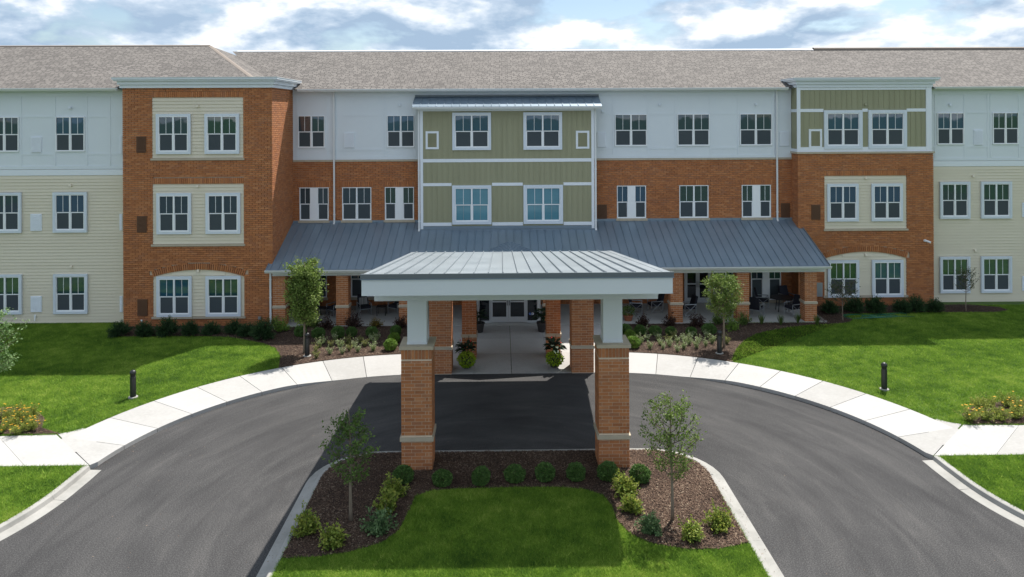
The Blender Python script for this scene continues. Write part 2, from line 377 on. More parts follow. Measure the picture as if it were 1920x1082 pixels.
o = m.build('lawn', 'lawn'); o['kind'] = 'structure'

# kerb faces + sidewalk slabs
def kerb_h(x):                               # kerb drops flush in front of the entrance
    t = min(max((abs(x) - 6.6)/2.4, 0), 1); return .012 + .118*t*t*(3 - 2*t)
walk = MB(); walk.box(-.01, .01, AY + AR + .5, AY + AR + .52, -.05, .0); walk_o = walk.build('sidewalk', 'concrete'); walk_o['kind'] = 'structure'
def slab(inner, outerp, name='slab', z_in=None):
    # inner/outer: matching lists of points, closed into one slab with a skirt
    mb = MB(); k = len(inner); gap = .006
    zi = [z_in if z_in is not None else kerb_h(p[0]) for p in inner]
    top = [(p[0], p[1], z) for p, z in zip(inner, zi)] + [(p[0], p[1], .135) for p in reversed(outerp)]
    bot = [(x, y, -.06) for x, y, z in top]
    n = len(top); v = random.random()
    for i in range(k - 1):
        mb.quad(top[i], top[i + 1], top[n - 2 - i], top[n - 1 - i], a=v)
    for i in range(n):
        j = (i + 1) % n; mb.quad(bot[i], bot[j], top[j], top[i], a=v)
    return mb.build(name, 'concrete', walk_o)
th_end = math.radians(83)
nsl = 9; gapA = .011/10*1.0
for sx in (1, -1):
    x0 = 4.62
    t0 = math.asin((x0 - AC)/(AR + 1.1))
    bounds = np.linspace(t0, th_end, nsl + 1)
    for i in range(nsl):
        ts = np.linspace(bounds[i] + gapA, bounds[i + 1] - gapA, 7)
        inn = [(sx*(AC + AR*math.sin(t)), AY + AR*math.cos(t)) for t in ts]
        out = [(sx*(AC + (AR + WW)*math.sin(t)), AY + (AR + WW)*math.cos(t)) for t in ts]
        if i == nsl - 1:                     # flares into the side path
            out = []
            for j, t in enumerate(ts):
                r = AR + WW + .55*(j/6)**2.0; out.append((sx*(AC + r*math.sin(t)), AY + r*math.cos(t)))
            out[-1] = (sx*15.05, 24.86); out[-2] = (sx*14.72, 25.02); out[-3] = (sx*14.45, 25.33)
            inn[-1] = (sx*12.78, 22.62)
        slab(inn if sx > 0 else inn[::-1], out if sx > 0 else out[::-1])
    xs = [15.06, 16.9, 18.8, 20.7, 22.6, 24.5, 26.4]
    lo = [12.79, 14.7, 16.7, 18.7, 20.7, 22.7, 24.7]
    for i in range(6):
        inn = [(lo[i] + .006, 22.60), (lo[i + 1] - .006, 22.60)]; out = [(xs[i] + .006, 24.80 if i == 0 else 24.72), (xs[i + 1] - .006, 24.72)]
        inn = [(sx*x, y) for x, y in inn]; out = [(sx*x, y) for x, y in out]
        slab(inn if sx > 0 else inn[::-1], out if sx > 0 else out[::-1], z_in=.135)
# entry plaza slabs
yb = [AY + AR, 32.75, 34.9, 37.07]
for sx in (1, -1):
    for i in range(3):
        for (xa, xb) in ((.01, 1.55), (1.56, 3.05), (3.06, 4.60)):
            mb = MB(); g_ = .005
            z0 = .014 if i == 0 else .135; z1 = .135; v = random.random()
            xa_, xb_ = sorted((sx*xa, sx*xb)); y0_, y1_ = yb[i] + g_, yb[i + 1] - g_
            mb.hexa([(xa_, y0_, -.06), (xb_, y0_, -.06), (xb_, y1_, -.06), (xa_, y1_, -.06), (xa_, y0_, z0), (xb_, y0_, z0), (xb_, y1_, z1), (xa_, y1_, z1)], a=v)
            mb.build('slab', 'concrete', walk_o)
# kerb and gutter along the drive mouth
kg = MB(); kg.box(0, .01, 0, .01, -.2, -.19); kerb_o = kg.build('roadside_kerb', 'kerb'); kerb_o['kind'] = 'structure'
def kerb_seg(path, sec_in, name, parent, mat_='kerb'):
    # path: points; sec: list of (offset along right normal, z)
    mb = MB(); n = len(path); k = len(sec_in); st = 0
    rings = []
    for i, (x, y) in enumerate(path):
        x2, y2 = path[min(i + 1, n - 1)]; x1, y1 = path[max(i - 1, 0)]
        d = Vector((x2 - x1, y2 - y1)).normalized(); nr = Vector((d.y, -d.x))
        rings.append([(x + nr.x*o_, y + nr.y*o_, z) for o_, z in sec_in])
    for a, b in zip(rings, rings[1:]):
        for j in range(k): j2 = (j + 1) % k; mb.quad(a[j], a[j2], b[j2], b[j])
    mb.quad(*rings[0][::-1]); mb.quad(*rings[-1])
    return mb.build(name, mat_, parent)
SEC = [(-.16, -.08), (-.16, .145), (-.03, .145), (.0, .13), (.035, .018), (.36, .006), (.36, -.08)]
for sx in (1, -1):
    pts = [(12.78 if t < .02 else 12.78 + (12.75 + R_ - R_*math.cos(t)) - 12.75, AY + 1.08 if t < .02 else AY - R_*math.sin(t)) for t in np.linspace(0, 1.25, 26)]
    pts = [(12.76, 22.56), (12.76, 22.0)] + pts[1:]
    segs = [pts[:4], pts[3:10], pts[9:17], pts[16:]]
    for sg in segs:
        d0 = Vector(sg[1]) - Vector(sg[0]); sg = [tuple(Vector(sg[0]) + d0.normalized()*.004)] + sg[1:]
        sg = [(sx*x, y) for x, y in sg]
        sec = SEC if sx > 0 else [(-o_, z) for o_, z in SEC][::-1]
        kerb_seg(sg, sec, 'kerb_stone', kerb_o)

# island
IX, IY, IR = 6.05, 23.6, 2.0
def island_path(off, y_end=11.0):
    x, y, r = IX - off, IY - off, IR - off
    left = [(-x, y_end), (-x, (y_end + y - r)/2), (-x, y - r)] + [(-x + r - r*math.cos(t), y - r + r*math.sin(t)) for t in np.linspace(0, math.pi/2, 10)[1:]]
    return left + [(-px, py) for px, py in reversed(left)]
ik = MB(); ik.box(0, .01, 20, 20.01, -.2, -.19); ik_o = ik.build('island_kerb', 'kerb'); ik_o['kind'] = 'structure'
ip = island_path(0)
dense = []
for a, b in zip(ip, ip[1:]):
    L_ = math.hypot(b[0] - a[0], b[1] - a[1]); k = max(1, int(L_/.5))
    dense += [(a[0] + (b[0] - a[0])*i/k, a[1] + (b[1] - a[1])*i/k) for i in range(k)]
dense.append(ip[-1])
ISEC = [(0, -.08), (0, .008), (.26, .022), (.29, .115), (.32, .13), (.43, .13), (.43, -.08)]
acc, cur = 0, [dense[0]]
for a, b in zip(dense, dense[1:]):
    cur.append(b); acc += math.hypot(b[0] - a[0], b[1] - a[1])
    if acc > 2.9 or b is dense[-1]:
        d0 = (Vector(cur[1]) - Vector(cur[0])).normalized(); sg = [tuple(Vector(cur[0]) + d0*.006)] + cur[1:]
        kerb_seg(sg, ISEC, 'kerb_stone', ik_o); cur = [b]; acc = 0
inner_island = island_path(.42)
m = MB(); m.v = [(x, y, .118) for x, y in inner_island]; m.a = [0]*len(m.v); m.f = [tuple(reversed(range(len(m.v))))]
o = m.build('island_lawn', 'lawn'); o['kind'] = 'structure'

# ------------------------------------------------------------------ planting beds
left_side = [p for p in inner_island if p[0] < 0 and p[1] > 17.6]; right_side = [p for p in inner_island if p[0] > 0 and p[1] > 17.9]
bed_island = [(-5.61, 17.72)] + left_side + right_side + [(5.60, 18.1), (4.84, 17.87), (4.06, 17.86), (3.22, 18.13), (2.78, 18.6), (2.56, 19.2), (2.54, 19.9), (2.38, 20.45), (1.9, 20.8), (1.2, 20.93), (-.1, 20.95), (-1.6, 20.9), (-2.4, 20.82), (-2.78, 20.5), (-2.86, 19.8), (-3.0, 18.85), (-3.35, 18.3), (-4.1, 17.92), (-4.8, 17.76)]
warc = lambda a0, a1, n=8: [(AC + (AR + WW + .02)*math.sin(t), AY + (AR + WW + .02)*math.cos(t)) for t in np.linspace(a0, a1, n)]
bed_left = [(-19.1, 37.5), (-19.1, 35.74), (-17.5, 35.7), (-15.87, 35.72), (-14.4, 35.65), (-13.29, 35.5), (-12.3, 35.0), (-11.4, 34.5), (-10.6, 33.8), (-10.05, 32.7), (-9.75, 31.5)] + [(-x, y) for x, y in warc(.555, .085)] + [(-4.62, 32.75), (-4.62, 37.09), (-11.75, 37.09), (-11.75, 37.45)]
bed_right = [(4.62, 32.75)] + warc(.085, .52) + [(9.35, 31.6), (10.0, 33.0), (10.74, 34.2), (11.6, 35.2), (12.44, 35.75), (13.6, 36.3), (14.89, 36.68), (16.3, 36.85), (17.0, 37.1), (17.4, 37.6), (17.2, 38.2), (17.6, 38.62), (19.0, 38.72), (22.0, 38.8), (25.6, 38.72), (26.4, 39.1), (26.3, 39.7), (25.2, 40.2), (25, 40.3), (15.68, 40.25), (15.68, 37.09), (4.62, 37.09)]
bed_fl = [gnd(*p) for p in ((-40, 815), (-60, 790), (-20, 768), (10, 764), (45, 767), (72, 775), (84, 785), (78, 803), (66, 819))]
bed_fl = [(bed_fl[0][0], 24.85)] + bed_fl[1:-1] + [(-14.95, 24.85)]
bed_fr = [gnd(*p) for p in ((1804, 778), (1815, 765), (1850, 757), (1900, 752), (1960, 750), (2010, 765))]
bed_fr = [(15.35, 24.83)] + bed_fr + [(19.6, 24.80)]
BEDS = dict(island=bed_island, left=bed_left, right=bed_right, fl=bed_fl, fr=bed_fr)
for k, poly in BEDS.items():
    import bmesh
    bm = bmesh.new(); vs = [bm.verts.new((x, y, .142)) for x, y in poly]; bm.faces.new(vs); bmesh.ops.triangulate(bm, faces=bm.faces[:])
    for f in bm.faces:
        if f.normal.z < 0: f.normal_flip()
    me = bpy.data.meshes.new('planting_bed'); bm.to_mesh(me); bm.free(); me.materials.append(M['soil'])
    o = link('planting_bed', me); o['kind'] = 'structure'
def inside(px, py, poly):
    r = np.zeros(len(px), bool); n = len(poly)
    for i in range(n):
        (x1, y1), (x2, y2) = poly[i], poly[(i + 1) % n]
        c = ((y1 > py) != (y2 > py)) & (px < (x2 - x1)*(py - y1)/((y2 - y1) or 1e-9) + x1); r ^= c
    return r
def scatter(poly, dens):
    P = np.array(poly); (x0, y0), (x1, y1) = P.min(0), P.max(0); n = int((x1 - x0)*(y1 - y0)*dens)
    x, y = rng.uniform(x0, x1, n), rng.uniform(y0, y1, n); k = inside(x, y, poly); return x[k], y[k]
V, A = [], []
for k, poly in BEDS.items():
    x, y = scatter(poly, 2300 if k == 'island' else 900)
    n = len(x); L_ = rng.uniform(.010, .034, n); w = rng.uniform(.004, .011, n); th = rng.uniform(0, np.pi, n); tz = rng.uniform(-.35, .35, n)
    dx, dy = np.cos(th)*L_, np.sin(th)*L_; ex, ey = -np.sin(th)*w, np.cos(th)*w
    z = .146 + rng.uniform(0, .03, n)
    q = np.stack([np.stack([x + s1*dx + s2*ex, y + s1*dy + s2*ey, z + s1*L_*tz + .004*s2*s1 + rng.uniform(-.004, .004, n)], -1) for s1, s2 in ((-1, -1), (1, -1), (1, 1), (-1, 1))], 1)
    V.append(q.reshape(-1, 3)); v = np.clip(rng.beta(1.6, 2.6, n) + (rng.random(n) < .03)*.5, 0, 1); A.append(np.repeat(v, 4))
V = np.concatenate(V); A = np.concatenate(A)
o = link('mulch', numpy_mesh('mulch', V, np.arange(len(V)).reshape(-1, 4), 'mulch', A, 4), kind='stuff'); tag(o, 'dark brown shredded bark mulch covering the planting beds', 'mulch')

# grass blades
def grass_pts(x0, x1, y0, y1, dens):
    n = int((x1 - x0)*(y1 - y0)*dens); x, y = rng.uniform(x0, x1, n), rng.uniform(y0, y1, n); a = np.abs(x)
    ok = np.ones(n, bool)
    isl = (a < IX - .44 + .02) & (y < IY - .43)
    cd = (a > IX - IR) & (y > IY - IR) & (np.hypot(a - (IX - IR), y - (IY - IR)) > IR - .44); isl &= ~cd
    road = a < kerb_half(y) + .17
    rr = np.hypot(a - AC, y - AY); wk = (y > 22.6) & (a > 0) & (np.where(a > AC, rr, y - AY) < AR + WW + .02) & ~road
    side = (y > 22.58) & (y < 24.74) & (a > 12)
    fl = (a > 14) & (a < 15.3) & (y > 24.3) & (y < 25.6) & ((a - 13.2)*.62 + (y - 24.8)*1.0 < 1.12)
    bld = (y > 37.2) & ((x > -19.2) & (x < 15.8)) | (y > 38.15) & (x < -19) | (y > 40.2) & (x > 15) | (y > 32.7) & (a < 4.7)
    ok = (isl | ~(road | wk | side | fl)) & ~bld
    x, y = x[ok], y[ok]
    for p in BEDS.values():
        k = ~inside(x, y, p); x, y = x[k], y[k]
    return x, y
def make_grass(regs, name, label, wscale=1.0):
    X, Y = map(np.concatenate, zip(*[grass_pts(*r) for r in regs])); n = len(X)
    h = rng.uniform(.035, .085, n)*wscale; w = rng.uniform(.006, .012, n)*wscale; th = rng.uniform(0, 2*np.pi, n); le = rng.uniform(.3, 1.7, n)*h; ph = rng.uniform(0, 2*np.pi, n)
    tall = rng.random(n) < .006; h = np.where(tall, h*1.8, h); w = np.where(tall, w*1.6, w)
    z0 = np.full(n, ZL)
    a = np.stack([X - np.cos(th)*w, Y - np.sin(th)*w, z0], -1); b = np.stack([X + np.cos(th)*w, Y + np.sin(th)*w, z0], -1)
    c = np.stack([X + np.cos(ph)*le, Y + np.sin(ph)*le, z0 + h], -1)
    V = np.stack([a, b, c], 1).reshape(-1, 3); v = np.clip(rng.normal(.45, .2, n) + tall*.3, 0, 1)
    o = link(name, numpy_mesh(name, V, np.arange(3*n).reshape(-1, 3), 'grass', np.repeat(v, 3)), kind='stuff'); tag(o, label, 'grass')
make_grass([(-5.7, 5.7, 16.6, 21.1, 7500), (-5.7, 5.7, 13.0, 16.6, 3500)], 'grass', 'mown lawn grass in the middle of the drive island', .9)
make_grass([(-27, -9, 24.4, 38.2, 2300), (-19, -12.6, 17.5, 22.6, 3600)], 'grass', 'mown lawn grass on the side with the square brick bay', 1.0)
make_grass([(9, 29, 24.4, 41, 2000), (12.6, 19, 17.5, 22.6, 3600)], 'grass', 'mown lawn grass on the side with the green panelled bay', 1.0)

# ------------------------------------------------------------------ building
BK, BH, BL, BP = .0, .0865, .290, .305       # brick height and length (4 x 12 in units)
COURSE = .1016
LW, LB, MID, BUMP, RB, RW = 38.2, 37.4, 41.1, 40.3, 40.2, 41.0
XLB0, XLB1, XRB0, XRB1 = -19.2, -11.8, 15.68, 23.08
bld = thing('apartment_building', 'long three storey brick and siding residential building with shingled roof', 'building', (1.9, 41, .1))
bm_rest = MB()                               # bricks past the first few hundred, joined
brick_count = [0]; BRICK_MESH = []
for i in range(1):
    mb = MB(); mb.box(0, BL, 0, .085, 0, BH, skip='k'); BRICK_MESH.append(mb.mesh('brick', 'brick'))
def cut(ivs, lo, hi):
    r = []
    for a, b in ivs:
        if hi <= a or lo >= b: r.append((a, b)); continue
        if lo > a: r.append((a, lo))
        if hi < b: r.append((hi, b))
    return r
def brick_field(place, u0, u1, z0, z1, holes=(), rest=bm_rest, single=None, parent=None, limit=300, depth=.085, phase=0):
    """place(u, d, z) -> xyz with d the depth into the wall; holes: callables z -> (lo, hi) or None"""
    k = 0; z = z0
    while z < z1 - .03:
        zt = min(z + BH, z1); ivs = [(u0, u1)]
        for h in holes:
            r = h(z, zt)
            if r: ivs = cut(ivs, *r)
        off = (k % 2)*BP/2 + phase
        for a, b in ivs:
            i0 = math.floor((a - u0 - off)/BP)
            u = u0 + off + i0*BP
            while u < b:
                p, q = max(u, a), min(u + BL, b)
                if q - p > .02:
                    full = q - p > BL - .002 and zt - z > BH - .002
                    if single and full and brick_count[0] < limit and single(p, z):
                        o = link('brick', BRICK_MESH[0], parent); x, y, zz = place(p, 0, z); og = ORG[parent.name]; o.location = (x - og[0], y - og[1], zz - og[2]); brick_count[0] += 1
                    else:
                        d = random.uniform(-.002, .002)
                        P = [place(*c) for c in ((p, d, z), (q, d, z), (q, depth, z), (p, depth, z), (p, d, zt), (q, d, zt), (q, depth, zt), (p, depth, zt))]
                        n = len(rest.v); rest.v += P; rest.a += [random.random()*.999 + .0005]*8
                        for f in ((0, 3, 2, 1), (4, 5, 6, 7), (0, 1, 5, 4), (1, 2, 6, 5), (3, 0, 4, 7)): rest.f.append(tuple(n + i for i in f))
                u += BP
        z += COURSE; k += 1
def rect_hole(x0, x1, z0, z1):
    return lambda a, b: (x0, x1) if (b > z0 + .01 and a < z1 - .01) else None
def arch_hole(x0, x1, z0, zs, zc, grow=0):
    hw, rise = (x1 - x0)/2, zc - zs; R = (hw*hw + rise*rise)/(2*rise); cz = zc - R; cx = (x0 + x1)/2; R2 = R + grow
    def f(a, b):
        if b <= z0 + .01: return None
        zz = a
        if zz <= zs and grow == 0: return (x0, x1)
        if zz >= cz + R2: return None
        h = math.sqrt(max(R2*R2 - (max(zz, zs) - cz)**2, 0)); h = min(h, hw + grow*.75)
        if zz < zs: return (x0, x1)
        return (cx - h, cx + h)
    return f
def arch_ring(x0, x1, zs, zc, Y, rest, th=.30, step=.102):
    hw, rise = (x1 - x0)/2, zc - zs; R = (hw*hw + rise*rise)/(2*rise); cz = zc - R; cx = (x0 + x1)/2; a0 = math.asin(hw/R)
    n = int(2*a0*R/step); 
    for i in range(n):
        t0, t1 = -a0 + 2*a0*i/n + .002, -a0 + 2*a0*(i + 1)/n - .002
        P = lambda r, t, y: (cx + r*math.sin(t), y, cz + r*math.cos(t))
        rest.hexa([P(R, t0, Y - .012), P(R, t1, Y - .012), P(R, t1, Y + .08), P(R, t0, Y + .08), P(R + th, t0, Y - .012), P(R + th, t1, Y - .012), P(R + th, t1, Y + .08), P(R + th, t0, Y + .08)], a=random.random())
def soldier(x0, x1, z0, Y, rest, h=.29, step=.1016, out=.006):
    n = max(1, int(round((x1 - x0)/step))); w = (x1 - x0)/n
    for i in range(n): rest.box(x0 + i*w + .0075, x0 + (i + 1)*w - .0075, Y - out, Y + .08, z0 + .004, z0 + h, a=random.random(), skip='k')
front = lambda Y: (lambda u, d, z: (u, Y + d, z))
def side_px(X): return lambda u, d, z: (X - d, u, z)      # faces +X, u = y
def side_nx(X): return lambda u, d, z: (X + d, u, z)      # faces -X

FL = [(.77, 2.48), (4.88, 6.62), (8.86, 10.56)]
# ---- windows
WIN = []
def window(Y, x0, x1, z0, z1, wide=0.0, trim=.0, sill=None, parent=bld, blinds=False, tint=None, trim_out=.045):
    """white vinyl twin double-hung window, glass recessed behind the frame; Y = glass plane"""
    f = MB(); fr = .038; d0, d1 = Y - .055, Y + .03
    f.box(x0, x0 + fr, d0, d1, z0, z1); f.box(x1 - fr, x1, d0, d1, z0, z1); f.box(x0 + fr, x1 - fr, d0, d1, z0, z0 + fr); f.box(x0 + fr, x1 - fr, d0, d1, z1 - fr, z1)
    cx = (x0 + x1)/2; mw = .040 + wide/2
    f.box(cx - mw, cx + mw, d0 + .004, d1, z0 + fr, z1 - fr)
    w = f.build('window', 'vinyl', parent)
    if trim:
        t = trim; b = MB(); y0, y1 = Y - trim_out - .035, Y + .02
        b.box(x0 - t, x0 - .002, y0, y1, z0 - t, z1 + t); b.box(x1 + .002, x1 + t, y0, y1, z0 - t, z1 + t)
        b.box(x0 - .002, x1 + .002, y0 + .003, y1, z1 + .002, z1 + t - .002); b.box(x0 - .002, x1 + .002, y0 + .003, y1, z0 - t + .002, z0 - .002)
        b.build('casing', 'casing', w)
    if sill:
        b = MB(); b.box(x0 - .06, x1 + .06, Y - .14, Y + .03, z0 - .13, z0 - .003); b.build('sill', sill, w)
    zm = z0 + (z1 - z0)*.495
    g = tint or random.choices(['glass', 'glass_refl_green', 'glass_refl_blue'], [3, 2, 2])[0]
    for (a, b_) in ((x0 + fr, cx - mw), (cx + mw, x1 - fr)):
        r = MB(); r.box(a, b_, Y - .03, Y + .012, zm - .022, zm + .022); r.box(a, a + .03, Y - .025, Y + .01, z0 + fr, zm - .03); r.box(b_ - .03, b_, Y - .025, Y + .01, z0 + fr, zm - .03)
        r.box(a + .03, b_ - .03, Y - .025, Y + .01, z0 + fr, z0 + fr + .03); r.build('sash', 'vinyl', w)
        p = MB(); p.box(a, b_, Y, Y + .012, zm + .03, z1 - fr); p.build('pane', 'blind' if blinds else g, w)
        p = MB(); p.box(a + .03, b_ - .03, Y + .002, Y + .012, z0 + fr + .03, zm - .03); p.build('pane', 'blind' if blinds else g, w)
        mm = (a + b_)/2
        q = MB(); q.box(mm - .011, mm + .011, Y - .012, Y - .002, zm + .03, z1 - fr); q.build('muntin', 'vinyl', w)
        q = MB(); q.box(mm - .007, mm + .007, Y - .006, Y + .0015, z0 + fr + .03, zm - .03); q.build('muntin', 'grey_metal', w)
        if not blinds:
            q = MB(); q.box(a + .032, mm - .009, Y - .012, Y - .008, z0 + fr + .032, zm - .032); q.box(mm - .009, b_ - .032, Y - .0118, Y - .0082, z0 + fr + .032, zm - .032); q.build('insect_screen', 'screen', w)
    return w
def pwin(Y, px0, px1, fl, yoff=0, **k):
    z0, z1 = FL[fl]; zc = (z0 + z1)/2
    x0, x1 = wx(px0, zc, Y), wx(px1, zc, Y)
    window(Y + yoff, x0 - .036, x1 + .036, z0 - .03, z1 + .03, **k); return (x0 - .036, x1 + .036, z0 - .03, z1 + .03)
# ---- small fittings
def vent(px0, px1, py0, py1, Y, m_='trim', louvre=True, parent=bld, frame=None):
    x0, x1 = wx(px0, wz(px0, py0, Y), Y), wx(px1, wz(px1, py1, Y), Y); z1, z0 = wz(px0, py0, Y), wz(px0, py1, Y)
    b = MB(); b.box(x0, x1, Y - .035, Y + .02, z0, z1); v = b.build('wall_vent', m_, parent)
    k = int((z1 - z0)/.055)
    s = MB()
    for i in range(k):
        z = z0 + .035 + i*(z1 - z0 - .06)/max(k - 1, 1)
        s.hexa([(x0 + .03, Y - .062, z - .014), (x1 - .03, Y - .062, z - .014), (x1 - .03, Y - .03, z), (x0 + .03, Y - .03, z), (x0 + .03, Y - .060, z - .004), (x1 - .03, Y - .060, z - .004), (x1 - .03, Y - .03, z + .010), (x0 + .03, Y - .03, z + .010)])
    s.build('louvres', m_, v)
    if frame:
        t = .11; b = MB(); y0, y1 = Y - .06, Y + .01
        b.box(x0 - t, x0, y0, y1, z0 - t, z1 + t); b.box(x1, x1 + t, y0, y1, z0 - t, z1 + t); b.box(x0, x1, y0 + .002, y1, z1, z1 + t - .002); b.box(x0, x1, y0 + .002, y1, z0 - t + .002, z0)
        b.build('vent_casing', frame, v)
    return v
def wall_light(px, py, Y, m_='trim', parent=bld):
    x, z = wx(px, wz(px, py, Y), Y), wz(px, py, Y)
    b = MB(); b.hexa([(x - .06, Y - .11, z - .055), (x + .06, Y - .11, z - .055), (x + .06, Y, z - .055), (x - .06, Y, z - .055), (x - .055, Y - .07, z + .05), (x + .055, Y - .07, z + .05), (x + .055, Y, z + .05), (x - .055, Y, z + .05)])
    v = b.build('exhaust_hood', m_, parent); b = MB(); b.box(x - .07, x + .07, Y - .012, Y + .003, z - .065, z + .07); b.build('hood_flange', m_, v)
# ---- siding planks
def planks(x0, x1, z0, z1, Y, parent, exp_=.1635, top=None):
    n = int(round((z1 - z0)/exp_)); e = (z1 - z0)/n
    for i in range(n):
        za, zb = z0 + i*e, z0 + (i + 1)*e
        a, b = x0, x1
        if top and zb > top[0]:
            r = top[1](za, zb)
            if not r: continue
            a, b = max(x0, r[0]), min(x1, r[1])
            if b - a < .1: continue
        m_ = MB(); m_.prism([(Y - .030, za), (Y + .02, za), (Y + .02, zb - .001), (Y + .006, zb - .001)], 'x', a, b)
        m_.build('plank', 'siding', parent)
# ---- panelled third floor
def panel_floor(x0, x1, Y, z0, wins, name='panel_wall', vert_extra=()):
    m_ = MB(); m_.box(x0, x1, Y, Y + .3, z0, 12.0); w = m_.build(name, 'white', bld)
    xs = sorted({round(v, 3) for a, b, *_ in wins for v in (a - .07, b + .07)} | set(vert_extra))
    for x in xs:
        if not (x0 + .1 < x < x1 - .1): continue
        ztop = 11.62
        b = MB(); b.box(x - .055, x + .055, Y - .022, Y + .002, z0 + .16, ztop); b.build('trim_board', 'white', w)
    ivs = [(x0, x1)]
    for a, b_, *_ in wins: ivs = cut(ivs, a - .125, b_ + .125)
    for x in vert_extra: ivs = cut(ivs, x - .055, x + .055)
    for a, b_ in ivs:
        for z in (10.60, 8.70):
            b = MB(); b.box(a + .003, b_ - .003, Y - .018, Y + .002, z - .05, z + .05); b.build('trim_board', 'white', w)
    b = MB(); b.box(x0 + .003, x1 - .003, Y - .03, Y + .002, 11.622, 11.995); b.build('frieze_board', 'white', w)
    b = MB(); b.box(x0 + .003, x1 - .003, Y - .03, Y + .002, z0 + .005, z0 + .158); b.build('base_board', 'white', w)
    return w
def battens(x0, x1, z0, z1, Y, parent, sp=.292, skip=()):
    n = int((x1 - x0)/sp); o_ = ((x1 - x0) - (n - 1)*sp)/2 if n > 1 else (x1 - x0)/2
    for i in range(n):
        x = x0 + o_ + i*sp; ivs = [(z0, z1)]
        for (a, b, c, d) in skip:
            if a - .03 < x < b + .03: ivs = cut(ivs, c, d)
        for (p, q) in ivs:
            if q - p > .1: b = MB(); b.box(x - .024, x + .024, Y - .022, Y + .002, p, q, skip='k'); b.build('batten', 'green', parent)

# ---- left wing (siding below, white panels above)
XL = -34.0
w3 = [pwin(LW, a, b, 2) for a, b in ((-130, -78), (-17.5, 34.5), (106, 158))]
panel_floor(XL, XLB0 + .0, LW + .02, 7.93, w3, vert_extra=(wx(205, 10, LW),))
m = MB(); m.box(XL, XLB0, LW + .02, LW + .3, 0, 7.92); sw = m.build('siding_wall', 'siding', bld)
planks(XL, XLB0 - .003, .16, 7.60, LW, sw)
b = MB(); b.box(XL, XLB0 - .003, LW - .03, LW + .02, 7.62, 7.915); b.build('belt_board', 'trim', sw)
for fl, ws in ((1, ((-128, -76), (-16, 36), (107, 159))), (0, ((-127, -75), (-15, 37), (108, 160)))):
    for a, b_ in ws: pwin(LW, a, b_, fl, yoff=-.05, trim=.12)
vent(58, 78, 257, 286, LW); vent(57.5, 79, 401, 433, LW - .02); vent(58, 79, 555, 585, LW - .02); vent(-60, -40, 257, 286, LW)
vent(224.6, 229.5, 255, 288, LW); vent(224.6, 230, 401, 432, LW - .02); vent(225, 230.4, 555, 585, LW - .02)
wall_light(132, 202, LW - .01, 'white'); wall_light(133, 347, LW - .01, 'siding'); wall_light(134, 500, LW - .01, 'siding')
b = MB(); sx_, sz_ = wx(67, .6, LW), wz(67, 595, LW); b.box(sx_ - .04, sx_ + .04, LW - .09, LW, sz_ - .02, sz_ + .14); b.tube([(sx_, LW - .06, sz_), (sx_, LW - .10, sz_ - .16)], .025); b.build('hose_bib', 'vinyl', bld)
# ---- left brick bay
bay = MB(); bay.box(XLB0, XLB1 - .086, LB + .086, LB + .35, 0, 12.0); bay.box(XLB1 - .35, XLB1 - .086, LB + .35, MID + .3, 0, 12.0); bay.box(XLB0, XLB0 + .2, LB + .35, LW + .3, 0, 12)
bay_o = bay.build('brick_bay_wall', 'mortar', bld)
P3 = (wx(285, 10, LB), wx(456, 10, LB), 8.50, 11.53); P2 = (wx(286, 6, LB), wx(457, 6, LB), 4.22, 7.22); P1 = (wx(287, 2, LB), wx(458, 2, LB), .62, 2.60, 2.95)
holes = [rect_hole(*P3), rect_hole(P3[0], P3[1], 11.53, 11.83), rect_hole(*P2), rect_hole(P2[0], P2[1], 7.22, 7.52), arch_hole(*P1), arch_hole(*P1, grow=.27)]
brick_field(front(LB), XLB0, XLB1, .05, 12.0, holes, single=lambda x, z: 3.30 < z < 4.2 or 7.55 < z < 8.45, parent=bay_o)
brick_field(side_px(XLB1), LB + .09, MID + .05, .05, 12.0)
soldier(P3[0], P3[1], 11.53, LB, bm_rest); soldier(P2[0], P2[1], 7.22, LB, bm_rest); arch_ring(*P1[:2], *P1[3:], LB, bm_rest)
def bay_panel(P, Y, wins, fl):
    pan = MB(); x0, x1, z0 = P[0], P[1], P[2]
    if len(P) == 4:
        pan.box(x0, x1, Y + .05, Y + .09, z0, P[3]); w = pan.build('siding_panel', 'siding', bld); planks(x0 + .004, x1 - .004, z0 + .02, P[3] - .01, Y + .045, w)
    else:
        zs, zc = P[3], P[4]; ah = arch_hole(x0, x1, z0, zs, zc); hw, rise = (x1 - x0)/2, zc - zs; R = (hw*hw + rise*rise)/(2*rise); cx = (x0 + x1)/2; a0 = math.asin(hw/R)
        poly = [(x0, z0), (x1, z0)] + [(cx + R*math.sin(t), zc - R + R*math.cos(t)) for t in np.linspace(a0, -a0, 17)]
        pan.prism([(u, v) for u, v in poly], 'y', Y + .05, Y + .09); w = pan.build('siding_panel', 'siding', bld)
        planks(x0 + .004, x1 - .004, z0 + .02, zc + .05, Y + .045, w, top=(zs, lambda a, b: ah(b, b)))
    b = MB(); b.box(x0 - .06, x1 + .06, Y - .06, Y + .09, z0 - .10, z0); b.build('sill', 'stone', w)
    for a, b_ in wins: pwin(Y, a, b_, fl, yoff=-.012, trim=.12, trim_out=.02)
bay_panel(P3, LB, ((299, 352), (390, 443)), 2); bay_panel(P2, LB, ((300, 353), (392, 445)), 1); bay_panel(P1, LB, ((300, 354), (392, 446)), 0)
for a, b_, c, d in ((256, 274, 256, 286), (257, 275.5, 405, 436), (258, 277, 561, 592)): vent(a, b_, c, d, LB, 'brown_vent')
for p in ((371, 199), (371, 349), (372, 507)): wall_light(*p, LB + .03, 'siding')
